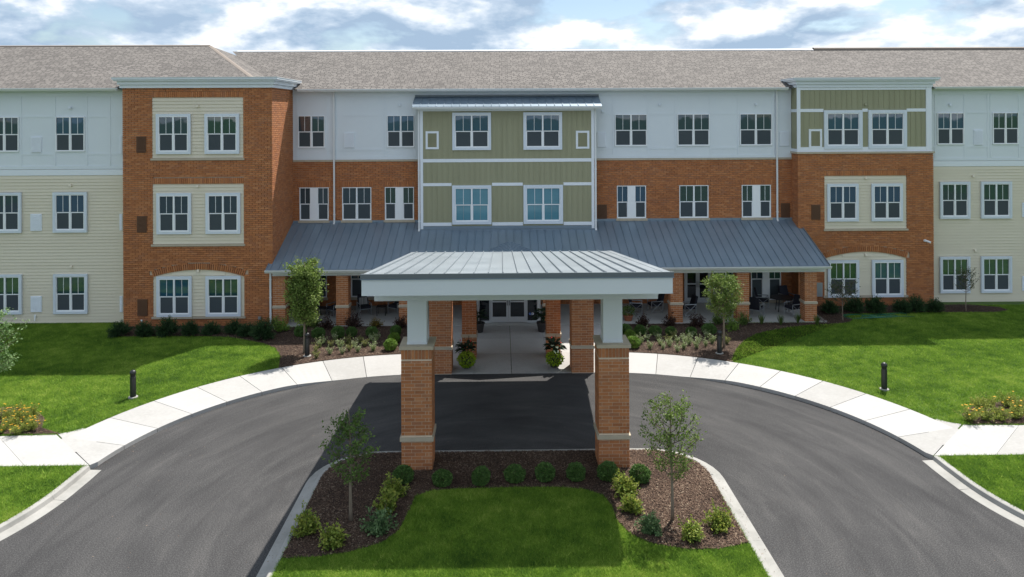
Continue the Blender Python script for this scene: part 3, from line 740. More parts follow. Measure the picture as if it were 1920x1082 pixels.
b = MB(); x_, z_ = wx(267, .4, LB), wz(267, 600, LB); b.tube([(x_, LB - .02, z_ - .35), (x_, LB - .05, z_), (x_ + .01, LB - .13, z_ + .02)], .035); b.build('pipe_stub', 'vinyl', bld)
b = MB(); x_, z_ = wx(487, .6, LB), wz(487, 596, LB); b.box(x_ - .07, x_ + .07, LB - .05, LB + .01, z_ - .07, z_ + .07); b.build('outlet_box', 'grey_metal', bld)
def cornice(x0, x1, yf, yb, name='cornice'):
    c = MB()
    for (o_, za, zb) in ((.10, 12.00, 12.17), (.18, 12.17, 12.34), (.30, 12.34, 12.41), (.36, 12.41, 12.50)):
        c.box(x0 - o_, x1 + o_, yf - o_, yb, za, zb - .002)
    co = c.build(name, 'white', bld)
    b = MB(); b.box(x0 - .38, x1 + .38, yf - .38, yb, 12.50, 12.525); b.build('cornice_flashing', 'gutter', co); return co
cornice(XLB0, XLB1, LB, 41.6)
# ---- middle block
m = MB(); m.box(XLB1, XRB0 + .5, MID + .086, MID + .35, 0, 8.1); mw = m.build('brick_mid_wall', 'mortar', bld)
mid3 = [pwin(MID, a, b_, 2) for a, b_ in ((560, 608), (727, 776), (1154, 1212), (1271, 1329), (1388, 1446))]
panel_floor(XLB1 + .002, XRB0, MID + .02, 8.16, mid3, vert_extra=(wx(718, 10, MID),))
b = MB(); b.box(XLB1 + .002, XRB0, MID - .05, MID + .02, 8.06, 8.155); b.build('ledge', 'stone', mw)
mh = []
for a, b_, wd, tn in ((563, 615, .36, None), (643, 695, 0, 'glass'), (723, 775, .36, None), (1158, 1210, .36, 'glass_refl_blue'), (1275, 1327, 0, 'glass_refl_green'), (1392, 1444, .36, 'glass_refl_green')):
    q = pwin(MID, a, b_, 1, yoff=.03, wide=wd, sill='stone', tint=tn); mh.append(q)
holes = [rect_hole(a - .005, b_ + .005, z0 - .135, z1 + .005) for a, b_, z0, z1 in mh] + [rect_hole(a - .1, b_ + .1, z1, z1 + .3) for a, b_, z0, z1 in mh] + [rect_hole(-4.5, 4.4, 4.5, 8.1)]
brick_field(front(MID), XLB1 + .002, XRB0 + .45, 4.4, 8.05, holes, phase=.1)
for a, b_, z0, z1 in mh: soldier(a - .1, b_ + .1, z1 + .004, MID, bm_rest)
vent(645, 665, 249, 277, MID); vent(1119, 1136.5, 248, 276, MID); vent(1462, 1480, 247, 274, MID)
vent(1120, 1138, 384, 411, MID, 'brown_vent'); vent(1464, 1481, 381, 409, MID, 'brown_vent')
for p in ((749.5, 197), (1237, 196), (1417.5, 196), (1130, 209)): wall_light(*p, MID, 'white')
# ---- sage green centre bay
bx0, bx1 = wx(788, 8, BUMP), wx(1114, 8, BUMP)
m = MB(); m.box(bx0, bx1, BUMP, MID + .1, 4.30, 10.95); gb = m.build('green_bay_wall', 'green', bld)
bw = [pwin(BUMP, a, b_, 2, yoff=-.02, trim=.13, tint='glass_refl_blue') for a, b_ in ((854, 915), (987, 1048))] + [pwin(BUMP, a, b_, 1, yoff=-.02, trim=.15, blinds=True) for a, b_ in ((854.5, 915), (988, 1049))]
sk = [(a - .2, b_ + .2, z0 - .2, z1 + .2) for a, b_, z0, z1 in bw] + [(bx0 + .2, bx0 + 1.05, 8.55, 9.9), (bx1 - 1.05, bx1 - .2, 8.55, 9.9)]
for za, zb in ((8.23, 10.80), (6.93, 8.04), (4.80, 6.76)): battens(bx0 + .16, bx1 - .16, za, zb, BUMP, gb, skip=sk)
for za, zb in ((8.045, 8.225), (6.765, 6.925), (4.62, 4.795), (10.80, 10.95)):
    ivs = [(bx0 + .152, bx1 - .152)]
    for a, b_, z0, z1 in bw:
        if zb > z0 - .17 and za < z1 + .17: ivs = cut(ivs, a - .185, b_ + .185)
    for p, q in ivs: b = MB(); b.box(p, q, BUMP - .035, BUMP + .002, za, zb); b.build('trim_board', 'trim', gb)
for x in (bx0, bx1 - .15): b = MB(); b.box(x, x + .15, BUMP - .045, BUMP + .002, 4.45, 10.95); b.build('corner_board', 'trim', gb)
b = MB(); b.box(bx0 - .02, bx1 + .02, BUMP - .09, BUMP + .05, 4.30, 4.44); b.box(bx0 + .15, bx1 - .15, BUMP - .03, BUMP + .002, 4.45, 4.60); b.build('skirt_flashing', 'metal', gb)
vent(802, 819, 250, 276, BUMP, 'green', frame='trim'); vent(1083.5, 1101, 249, 275, BUMP, 'green', frame='trim')
# centre bay shed roof: individual standing-seam pans
def pans(name_parent, x0, x1, za, zb, ya, yb, sp=.415, th=.03, rib=.045, m_='metal', hole=None):
    """sloping roof between (ya, za) eave and (yb, zb) top, seams along the slope"""
    n = int(round((x1 - x0)/sp)); w = (x1 - x0)/n
    for i in range(n):
        a, b_ = x0 + i*w, x0 + (i + 1)*w; p = MB()
        p.hexa([(a + .001, ya, za - th), (b_ - .001, ya, za - th), (b_ - .001, yb, zb - th), (a + .001, yb, zb - th), (a + .001, ya, za), (b_ - .001, ya, za), (b_ - .001, yb, zb), (a + .001, yb, zb)])
        p.hexa([(a + .001, ya, za), (a + .026, ya, za), (a + .026, yb, zb), (a + .001, yb, zb), (a + .001, ya, za + rib), (a + .020, ya, za + rib), (a + .020, yb, zb + rib), (a + .001, yb, zb + rib)])
        p.build('roof_pan', m_, name_parent)
rs = MB(); rs.prism([(39.74, 10.94), (MID + .02, 10.94), (MID + .02, 11.54), (39.74, 11.00)], 'x', bx0 - .32, bx1 + .32); rso = rs.build('centre_bay_roof', 'trim', bld)
pans(rso, bx0 - .36, bx1 + .36, 11.045, 11.60, 39.70, MID + .02)
b = MB(); b.box(bx0 - .36, bx1 + .36, MID - .04, MID + .02, 11.60, 11.70); b.build('top_strip', 'metal_edge', rso)  # dark strip along the top edge of the bay roof
def gutter(x0, x1, yw, z, parent, m_='gutter', d=.13, h=.13):
    g_ = MB(); g_.prism([(yw, z - h), (yw - d*.55, z - h), (yw - d, z - .04), (yw - d, z), (yw - d + .015, z), (yw - d + .015, z - .03), (yw - .012, z - .03), (yw, z)], 'x', x0, x1); return g_.build('gutter', m_, parent)
gutter(bx0 - .36, bx1 + .36, 39.74, 11.03, bld)
def downspout(x, y, z0, z1, parent=bld, wy=None, kick=True):
    d = MB(); d.box(x - .045, x + .045, y - .06, y + .0, z0 + .1, z1)
    d.hexa([(x - .045, y - .20, z0), (x + .045, y - .20, z0), (x + .045, y - .10, z0 - .0), (x - .045, y - .10, z0), (x - .045, y - .06, z0 + .1), (x + .045, y - .06, z0 + .1), (x + .045, y, z0 + .1), (x - .045, y, z0 + .1)])
    s_ = d.build('downspout', 'gutter', parent)
    for z in (z0 + .5, (z0 + z1)/2, z1 - .4):
        b = MB(); b.box(x - .06, x + .06, y - .068, y + .02, z - .02, z + .02); b.build('strap', 'gutter', s_)
    return s_
downspout(bx0 - .07, BUMP - .03, 4.36, 10.92); downspout(bx1 + .07, BUMP - .03, 4.36, 10.92)
downspout(wx(627, 8, MID), MID - .05, 4.66, 11.9); downspout(wx(1456, 8, MID), MID - .05, 4.66, 11.9)
# ---- right bay: brick below, green board above
rbw = MB(); rbw.box(XRB0 + .086, XRB1, RB + .086, RB + .35, 0, 8.40); rbw.box(XRB0 + .086, XRB0 + .35, RB + .35, MID + .3, 0, 8.4); rbo = rbw.build('brick_bay_wall', 'mortar', bld)
Q2 = (wx(1546, 6, RB), wx(1700, 6, RB), 4.32, 7.20); Q1 = (wx(1546, 2, RB), wx(1700, 2, RB), .70, 2.72, 3.08)
holes = [rect_hole(*Q2), rect_hole(Q2[0], Q2[1], 7.2, 7.5), arch_hole(*Q1), arch_hole(*Q1, grow=.27)]
brick_field(front(RB), XRB0, XRB1, .0, 8.40, holes)
brick_field(side_nx(XRB0), RB + .09, MID + .05, .0, 8.40)
soldier(Q2[0], Q2[1], 7.2, RB, bm_rest); arch_ring(*Q1[:2], *Q1[3:], RB, bm_rest)
bay_panel(Q2, RB, ((1556, 1604), (1639, 1687)), 1); bay_panel(Q1, RB, ((1557, 1605), (1640, 1688)), 0)
b = MB(); b.box(XRB0 - .06, XRB1 + .05, RB - .06, MID, 8.405, 8.50); b.build('ledge', 'stone', rbo)
gx0, gx1, GY = wx(1495, 10, RB + .12), wx(1746, 10, RB + .12), RB + .12
m = MB(); m.box(gx0, gx1, GY, MID + .2, 8.50, 12.0); ggo = m.build('green_bay_wall', 'green', bld)
rw_ = [pwin(GY, a, b_, 2, yoff=-.02, trim=.17, tint='glass_refl_blue') for a, b_ in ((1551.5, 1609), (1634.5, 1692))]
sk = [(a - .21, b_ + .21, z0 - .2, z1 + .2) for a, b_, z0, z1 in rw_]
skv = sk + [(wx(1514, 9, GY), wx(1543, 9, GY), 8.6, 9.85)]
battens(gx0 + .16, gx1 - .3, 8.76, 10.66, GY, ggo, skip=skv); battens(gx0 + .16, gx1 - .3, 10.84, 11.86, GY, ggo)
b = MB(); b.box(gx0 + .152, gx1 - .302, GY - .05, GY + .002, 8.503, 8.755); b.build('trim_board', 'trim', ggo)
ivs = [(gx0 + .152, gx1 - .302)]
for a, b_, *_ in rw_: ivs = cut(ivs, a - .195, b_ + .195)
for p, q in ivs: b = MB(); b.box(p, q, GY - .035, GY + .002, 10.665, 10.835); b.build('trim_board', 'trim', ggo)
b = MB(); b.box(gx0 + .152, gx1 - .302, GY - .045, GY + .002, 11.86, 11.995); b.build('trim_board', 'trim', ggo)
b = MB(); b.box(gx0 - .03, gx0 + .15, GY - .06, GY + .002, 8.503, 11.995); b.box(gx1 - .30, gx1, GY - .06, GY + .002, 8.503, 11.995); b.build('corner_board', 'trim', ggo)
for z in (8.503, 10.665): b = MB(); b.box(gx0 - .04, gx0 + .002, GY + .003, MID + .01, z, z + .16); b.build('trim_board', 'trim', ggo)
vent(1520, 1537, 246, 274, GY, 'green', frame='trim'); vent(1521, 1538, 384, 412, RB, 'brown_vent'); vent(1530, 1542, 530, 556, RB, 'grey_metal')
wall_light(1622.5, 196, GY, 'green'); wall_light(1623.5, 333.5, RB + .03, 'siding'); wall_light(1623, 477.5, RB + .03, 'siding')
cornice(gx0 + .05, gx1 - .05, GY, 41.9)
cmx, cmz = wx(1735, 4, RB), wz(1735, 452, RB)
c_ = MB(); c_.box(cmx - .10, cmx + .0, RB - .10, RB + .005, cmz - .02, cmz + .09); c_.tube([(cmx - .02, RB - .12, cmz + .03), (cmx + .10, RB - .32, cmz - .02)], .055, 10); c_.build('security_camera', 'vinyl', bld)
# ---- right wing
XR = 38.0
r3 = [pwin(RW, a, b_, 2) for a, b_ in ((1758, 1806), (1862, 1908), (1966, 2012))]
panel_floor(XRB1, XR, RW + .02, 7.93, r3, vert_extra=(wx(1853, 10, RW),))
m = MB(); m.box(XRB1, XR, RW + .02, RW + .3, -.1, 7.92); sw = m.build('siding_wall', 'siding', bld)
planks(XRB1 + .003, XR, .06, 7.60, RW, sw)
b = MB(); b.box(XRB1 + .003, XR, RW - .03, RW + .02, 7.62, 7.915); b.build('belt_board', 'trim', sw)
b = MB(); b.box(XRB1 + .003, XRB1 + .14, RW - .04, RW - .0245, .05, 7.60); b.build('corner_board', 'siding', sw)
for fl in (1, 0):
    for a, b_ in ((1766, 1812), (1843, 1890), (1962, 2008)): pwin(RW, a, b_, fl, yoff=-.05, trim=.12, tint='glass_refl_green')
vent(1826, 1843, 244, 272, RW); vent(1916, 1932, 380, 407, RW - .02); vent(1916, 1932, 518, 545, RW - .02)
wall_light(1781, 196.5, RW - .01, 'white'); wall_light(1824, 330, RW - .01, 'siding'); wall_light(1828, 469, RW - .01, 'siding')
# back and ends (out of sight, close the volume)
m = MB(); m.box(XL, XR, 56.9, 57.2, 0, 12.0); m.box(XL - .2, XL - .002, LW, 57.2, 0, 12); m.box(XR + .002, XR + .2, RW, 57.2, 0, 12); m.build('rear_wall', 'siding', bld)
bm_rest.build('brickwork', 'brick', bld, kind='stuff')
# ---- roofs
def roof_poly(name, faces, m_, th=.12):
    mb = MB()
    for f in faces: mb.quad(*f); 
    return mb.build(name, m_, bld)
el, rl, zl = LW - .5, 46.4, 14.94
hx, he = -18.35, -12.2
r1 = roof_poly('left_wing_roof', [[(XL - .5, el, 12.02), (he, el, 12.02), (hx, rl, zl), (XL - .5, rl, zl)], [(he, 57.6, 12.02), (XL - .5, 57.6, 12.02), (XL - .5, rl, zl), (hx, rl, zl)]], 'shingle_x')
b = MB(); b.quad((he, el, 12.02), (he, 57.6, 12.02), (hx, rl, zl)); b.build('hip_end', 'shingle_y', r1)
em, rm, zm_ = MID - .5, 49.0, 14.80
x_l, x_r = -17.9, 19.5
r2 = roof_poly('main_roof', [[(he - .6, em, 12.02), (XR + .5, em, 12.02), (XR + .5, rm, zm_), (x_l, rm, zm_)], [(XR + .5, 57.6, 12.02), (he - .6, 57.6, 12.02), (x_l, rm, zm_), (XR + .5, rm, zm_)]], 'shingle_x')
def ridge(a, b_, m_, par, w=.16, h=.05):
    r = MB(); A_, B_ = Vector(a), Vector(b_); d = (B_ - A_).normalized(); s_ = d.cross(Vector((0, 0, 1))).normalized()*w; dz = Vector((0, 0, -.33*w)); up = Vector((0, 0, h))
    lo = [A_ - s_ + dz, A_ + s_ + dz, B_ + s_ + dz, B_ - s_ + dz]
    r.quad(A_ - s_ + dz + up, A_ + up, B_ + up, B_ - s_ + dz + up); r.quad(A_ + up, A_ + s_ + dz + up, B_ + s_ + dz + up, B_ + up)
    r.quad(A_ - s_ + dz - up*.5, A_ - s_ + dz + up, B_ - s_ + dz + up, B_ - s_ + dz - up*.5); r.quad(A_ + s_ + dz - up*.5, A_ + s_ + dz + up, B_ + s_ + dz + up, B_ + s_ + dz - up*.5)
    r.quad(A_ - s_ + dz - up*.5, A_ + s_ + dz - up*.5, A_ + up); r.quad(B_ - s_ + dz - up*.5, B_ + s_ + dz - up*.5, B_ + up)
    return r.build('ridge_cap', m_, par)
ridge((XL - .5, rl, zl), (hx, rl, zl), 'ridge_brown', r1); ridge((hx, rl, zl), (he, el, 12.02), 'ridge_brown', r1, .13, .03)
ridge((x_l + .35, rm, zm_), (20.2, rm, zm_), 'ridge_white', r2, .2, .055); ridge((20.2, rm, zm_ + .01), (XR + .5, rm, zm_ + .01), 'ridge_brown', r2, .22, .13)
for (a, b_, y, w0) in ((XL - .5, XLB0 - .4, el, LW), (XLB1 + .02, bx0 - 30, 0, 0), (XLB1 + .40, gx0 - .4, em, MID), (gx1 + .35, XR + .5, em, RW)):
    if b_ < a: continue
    b = MB(); b.box(a, b_, y + .02, w0 + .1, 11.90, 11.985); b.build('soffit', 'white', bld)
    b = MB(); b.box(a, b_, y + .0, y + .02, 11.87, 12.0); b.build('fascia', 'white', bld)
    gutter(a, b_, y, 12.02, bld)

# ------------------------------------------------------------------ porch
porch = thing('covered_porch', 'long brick pillared porch under a slate blue metal roof along the facade', 'porch', (1.9, 37.3, .15))
PE, PZE, PZT = 36.9, 3.02, 4.74
pxl, pxr = -12.0, 15.90
m = MB(); m.box(XLB1 + .003, XRB0 + .3, 37.09, MID + .086, -.05, .15); m.build('porch_floor', 'porch_floor', porch)
for i, x in enumerate(np.linspace(-11.8, 15.7, 13)[1:-1]): pass
pr = MB(); slope = (PZT - PZE)/(MID - PE)
pr.prism([(PE + .06, PZE - .14), (PE + .06, PZE - .04), (MID + .08, PZT - .02), (MID + .08, PZT - .32)], 'x', XLB1 + .003, XRB0 - .003)
pr.prism([(PE + .06, PZE - .14), (PE + .06, PZE - .04), (RB - .003, PZE - .04 + slope*(RB - PE - .06)), (RB - .003, PZE - .34 + slope*(RB - PE - .06))], 'x', XRB0, pxr)
pro = pr.build('porch_roof_deck', 'canopy_white', porch)
pans(pro, XLB1 + .004, XRB0 - .004, PZE, PZT, PE, MID - .001)
pans(pro, XRB0 - .002, pxr + .02, PZE, PZE + slope*(RB - PE - .02), PE, RB - .02, sp=.21)
pans(pro, pxl, XLB1 + .002, PZE, PZE + slope*(LB - PE - .02), PE, LB - .02, sp=.21)
b = MB(); b.hexa([(pxr + .02, PE, PZE - .1), (pxr + .06, PE, PZE - .1), (pxr + .06, RB - .01, PZE - .1 + slope*(RB - PE)), (pxr + .02, RB - .01, PZE - .1 + slope*(RB - PE)), (pxr + .02, PE, PZE + .05), (pxr + .06, PE, PZE + .05), (pxr + .06, RB - .01, PZE + .05 + slope*(RB - PE)), (pxr + .02, RB - .01, PZE + .05 + slope*(RB - PE))]); b.build('gable_trim', 'metal_edge', pro)
b = MB(); b.box(XLB1 + .004, XRB0 - .003, MID - .06, MID - .003, PZT - .02, PZT + .10); b.build('wall_flashing', 'metal', pro)
gutter(pxl - .03, pxr + .1, PE + .05, PZE - .02, porch, d=.16, h=.15)
m = MB(); m.box(XLB1 + .003, pxr - .05, PE + .42, PE + .98, 2.62, 2.86); m.build('porch_beam', 'canopy_white', porch)
m = MB(); m.box(XLB1 + .003, XRB0 - .003, PE + .06, MID + .08, 2.865, 2.89); m.build('porch_ceiling', 'canopy_white', porch)
downspout(-11.92 + .02, LB - .02, .25, 2.85, parent=porch)
# porch rear wall
m = MB(); m.box(XLB1 + .003, XRB0 + .3, MID + .086, MID + .3, .0, 2.95); prw = m.build('porch_rear_wall', 'mortar', porch)
pb = MB(); brick_count_p = 0
pz = (.62, 2.62)
pw = []
for a, b_ in ((548, 613), (658, 712), (735, 790), (1012, 1060), (1180, 1235), (1337, 1385), (1408, 1464)):
    x0, x1 = wx(a, 1.5, MID), wx(b_, 1.5, MID); z0 = .28 if a == 1408 else .62
    window(MID + .03, x0, x1, z0, 2.62, wide=.3 if a == 1408 else 0, parent=porch, sill='stone'); pw.append((x0, x1, z0, 2.62))
dx0, dx1 = wx(1283, 1.5, MID), wx(1333, 1.5, MID)
def double_door(x0, x1, z0, z1, Y, parent):
    f = MB(); f.box(x0, x0 + .06, Y - .05, Y + .03, z0, z1); f.box(x1 - .06, x1, Y - .05, Y + .03, z0, z1); f.box(x0 + .06, x1 - .06, Y - .05, Y + .03, z1 - .06, z1)
    fo = f.build('door_frame', 'storefront', parent); cx = (x0 + x1)/2
    for a, b_, hs in ((x0 + .065, cx - .004, 1), (cx + .004, x1 - .065, -1)):
        st = .10; d = MB(); d.box(a, a + st, Y - .03, Y + .015, z0 + .02, z1 - .065); d.box(b_ - st, b_, Y - .03, Y + .015, z0 + .02, z1 - .065); d.box(a + st, b_ - st, Y - .03, Y + .015, z0 + .02, z0 + .29); d.box(a + st, b_ - st, Y - .03, Y + .015, z1 - .17, z1 - .065); d.box(a + st, b_ - st, Y - .028, Y + .013, z0 + 1.02, z0 + 1.09)
        do = d.build('door', 'storefront', fo)
        g_ = MB(); g_.box(a + st, b_ - st, Y - .008, Y + .002, z0 + .29, z0 + 1.02); g_.box(a + st, b_ - st, Y - .008, Y + .002, z0 + 1.09, z1 - .17); g_.build('door_glass', 'glass_door', fo)
        hx_ = b_ - .05 if hs > 0 else a + .05
        h_ = MB(); h_.tube([(hx_, Y - .09, z0 + .88), (hx_, Y - .09, z0 + 1.2)], .014); h_.tube([(hx_, Y - .09, z0 + .92), (hx_, Y - .03, z0 + .92)], .01); h_.tube([(hx_, Y - .09, z0 + 1.16), (hx_, Y - .03, z0 + 1.16)], .01); h_.build('door_handle', 'black_metal', fo)
    return fo
double_door(dx0, dx1, .15, 2.62, MID + .0, porch)
holes = [rect_hole(a, b_, z0 - .135, z1) for a, b_, z0, z1 in pw] + [rect_hole(dx0, dx1, 0, 2.62)]
brick_field(front(MID), XLB1 + .003, XRB0 + .3, .15, 2.88, holes, rest=pb)
# brick pillars
def pillar_bricks(cx, y0, w, z0, z1, rest, single=None, parent=None, top_soldier=False, skipz=()):
    """square brick pillar: alternating 3-stretcher and header courses, all four faces"""
    z = z0; k = 0; n = w/.305
    while z < z1 - .03:
        zt = min(z + BH, z1)
        if any(a - .02 < z < b_ - .02 for a, b_ in skipz): z += COURSE; k += 1; continue
        if abs(w - .915) < .03:
            lens = [.305]*3 if k % 2 == 0 else [.1016, .305, .305, .1016, .1016]
        else:
            lens = [.305]*2 if k % 2 == 0 else [.1525, .305, .1525]
        tot = sum(lens); lens = [l*w/tot for l in lens]
        u = 0
        for l in lens:
            a, b_ = u + .0075, u + l - .0075; u += l; v = random.random()
            d = random.uniform(-.002, .002)
            for sd in range(4):
                aa, bb = (a, b_) if sd in (0, 2) else (a, b_)
                if sd in (1, 3): aa, bb = max(a, .03), min(b_, w - .03)
                if bb - aa < .02: continue
                if sd == 0:
                    X0, X1, Y0, Y1 = cx - w/2 + aa, cx - w/2 + bb, y0 + d, y0 + .05; sk_ = 'k'
                elif sd == 2:
                    X0, X1, Y0, Y1 = cx - w/2 + aa, cx - w/2 + bb, y0 + w - .05, y0 + w; sk_ = 'f'
                elif sd == 1:
                    X0, X1, Y0, Y1 = cx + w/2 - .05, cx + w/2 - .001 + d, y0 + aa + .02, y0 + bb - .02 if bb > w - .05 else y0 + bb; sk_ = 'l'
                else:
                    X0, X1, Y0, Y1 = cx - w/2 + .001 + d, cx - w/2 + .05, y0 + aa + .02, y0 + bb - .02 if bb > w - .05 else y0 + bb; sk_ = 'r'
                if single and sd in single(k, sd) and parent is not None and cnt[0] < 300:
                    mb = MB(); mb.box(X0, X1, Y0, Y1, z, zt, skip=sk_, a=v + .0001); mb.build('brick', 'brick', parent); cnt[0] += 1
                else: rest.box(X0, X1, Y0, Y1, z, zt, a=v + .0001, skip=sk_)
        z += COURSE; k += 1
cnt = [0]
def stone_ring(cx, y0, w, z0, z1, o, parent, name='stone_band'):
    b = MB(); b.box(cx - w/2 - o, cx + w/2 + o, y0 - o, y0 + w + o, z0, z1); return b.build(name, 'stone', parent)
prest = pb
def porch_pillar(cx, y0=37.28, w=.62, top=2.62):
    core = MB(); core.box(cx - w/2 + .012, cx + w/2 - .012, y0 + .012, y0 + w - .012, 0.0, top); p = core.build('pillar', 'mortar', porch)
    pillar_bricks(cx, y0, w, .05, top, prest, skipz=((1.02, 1.12),))
    stone_ring(cx, y0, w, 1.02, 1.125, .03, p)
for a in ((511, 535), (630, 653), (748, 771), (1256, 1282), (1380, 1407), (1509, 1532)):
    porch_pillar((wx(a[0], 1, 37.28) + wx(a[1], 1, 37.28))/2)
for cx in (-1.98, 1.98): porch_pillar(cx)
pb.build('brickwork', 'brick', porch, kind='stuff')
# entrance doors
EY = 37.55
ex0, ex1 = wx(897, .5, EY), wx(1009, .5, EY); d0, d1 = wx(917.5, .5, EY), wx(989, .5, EY)
ent = MB(); ent.box(ex0, ex1, EY - .05, EY + .05, 2.56, 2.70); ent.box(ex0, ex0 + .06, EY - .05, EY + .05, .15, 2.56); ent.box(ex1 - .06, ex1, EY - .05, EY + .05, .15, 2.56); ent.box(ex0 + .06, d0, EY - .05, EY + .05, .15, .25); ent.box(d1, ex1 - .06, EY - .05, EY + .05, .15, .25)
ento = ent.build('entrance_frame', 'storefront', porch)
double_door(d0, d1, .15, 2.55, EY, porch)
g_ = MB(); g_.box(ex0 + .06, d0 - .003, EY - .005, EY + .005, .25, 2.56); g_.build('sidelight', 'glass_door', ento); g_ = MB(); g_.box(d1 + .003, ex1 - .06, EY - .005, EY + .005, .25, 2.56); g_.build('sidelight', 'glass_door', ento)
sxx, szz = wx(996.5, .4, EY), .52
b = MB(); b.box(sxx + .01, sxx + .11, EY - .009, EY - .006, szz, szz + .11); so = b.build('access_sticker', 'white_sign', ento)
b = MB(); b.box(sxx + .035, sxx + .085, EY - .011, EY - .0095, szz + .02, szz + .09); b.build('sticker_mark', 'blue_sign', so)
b = MB(); b.box(sxx - .12, sxx - .02, EY - .009, EY - .006, szz, szz + .11); so = b.build('access_sticker', 'blue_sign', ento)
b = MB(); b.lathe([(.008, 0), (.008, .002)], 0, 0, 8); cxx = sxx - .07
b = MB()
ring = [(cxx - .005 + .022*math.cos(t), EY - .0105, szz + .035 + .022*math.sin(t)) for t in np.linspace(2.2, 6.6, 9)]
b.tube(ring, .0035, 4); b.tube([(cxx - .012, EY - .0105, szz + .08), (cxx - .008, EY - .0105, szz + .05), (cxx + .018, EY - .0105, szz + .05), (cxx + .028, EY - .0105, szz + .02)], .004, 4); b.box(cxx - .018, cxx - .008, EY - .012, EY - .0095, szz + .086, szz + .098); b.build('wheelchair_symbol', 'white_sign', so)
# lobby side walls behind the doors
m = MB(); m.box(ex0 - .12, ex0 - .003, EY - .05, MID + .08, .15, 2.86); m.box(ex1 + .003, ex1 + .12, EY - .05, MID + .08, .15, 2.86); m.box(ex0, ex1, EY - .045, EY + .045, 2.705, 2.86); m.build('vestibule_wall', 'canopy_white', porch)
m = MB(); m.box(ex0, ex1, EY + .9, EY + .95, .15, 2.8); m.build('vestibule_back', 'dark', porch)

# ------------------------------------------------------------------ entrance canopy
can = thing('entrance_canopy', 'drive-through entrance canopy with white fascia on brick pillars over the drive', 'canopy', (.05, 26, 0))
CX0, CX1, CY0, CY1, CZ0, CS = -4.22, 4.33, 20.5, 32.0, 6.22, .13
cz = lambda y: CZ0 - CS*(y - CY0)
deck = MB()
deck.prism([(CY0 + .07, cz(CY0) - .50), (CY0 + .07, cz(CY0) - .04), (CY1, cz(CY1) - .04), (CY1, cz(CY1) - .40)], 'x', CX0 + .06, CX1 - .06); deck_o = deck.build('canopy_roof', 'canopy_white', can)
pans(deck_o, CX0 + .22, CX1 - .22, cz(CY0), cz(CY1), CY0 + .02, CY1, rib=.05, m_='sunlit_metal')
for xa, xb in ((CX0, CX0 + .218), (CX1 - .218, CX1)):
    b = MB(); b.hexa([(xa, CY0, cz(CY0) - .04), (xb, CY0, cz(CY0) - .04), (xb, CY1, cz(CY1) - .04), (xa, CY1, cz(CY1) - .04), (xa, CY0, cz(CY0) + .012), (xb, CY0, cz(CY0) + .012), (xb, CY1, cz(CY1) + .012), (xa, CY1, cz(CY1) + .012)]); b.build('roof_edge', 'sunlit_metal', deck_o)
b = MB(); b.box(CX0 - .03, CX1 + .03, CY0 - .03, CY0 + .018, CZ0 - .10, CZ0 + .03); b.build('metal_drip_edge', 'metal_edge', deck_o)
b = MB(); b.box(CX0 - .036, CX1 + .036, CY0 - .036, CY0 + .02, CZ0 - .128, CZ0 - .103); b.build('drip_flange', 'metal', deck_o)
b = MB(); b.box(CX0, CX1, CY0, CY0 + .06, 5.65, CZ0 - .13); b.build('fascia', 'canopy_white', can)
for xa in (CX0, CX1 - .05):
    b = MB(); b.hexa([(xa, CY0 + .062, 5.65), (xa + .05, CY0 + .062, 5.65), (xa + .05, CY1, cz(CY1) - .5), (xa, CY1, cz(CY1) - .5), (xa, CY0 + .062, cz(CY0) - .045), (xa + .05, CY0 + .062, cz(CY0) - .045), (xa + .05, CY1, cz(CY1) - .045), (xa, CY1, cz(CY1) - .045)]); b.build('side_fascia', 'canopy_white', can)
b = MB(); b.box(-4.16, 4.27, 22.18, 22.74, 5.09, 5.56); b.build('front_beam', 'canopy_white', can)
b = MB(); b.box(-4.16, 4.27, 30.52, 31.40, 4.05, 4.42); b.build('rear_beam', 'canopy_white', can)
for xc in (-2.90, 2.92):
    b = MB(); b.hexa([(xc - .25, 22.745, 5.10), (xc + .25, 22.745, 5.10), (xc + .25, 30.515, 4.06), (xc - .25, 30.515, 4.06), (xc - .25, 22.745, 5.45), (xc + .25, 22.745, 5.45), (xc + .25, 30.515, 4.42), (xc - .25, 30.515, 4.42)]); b.build('side_beam', 'canopy_white', can)
crest = MB(); cnt[0] = 0
PW = .915
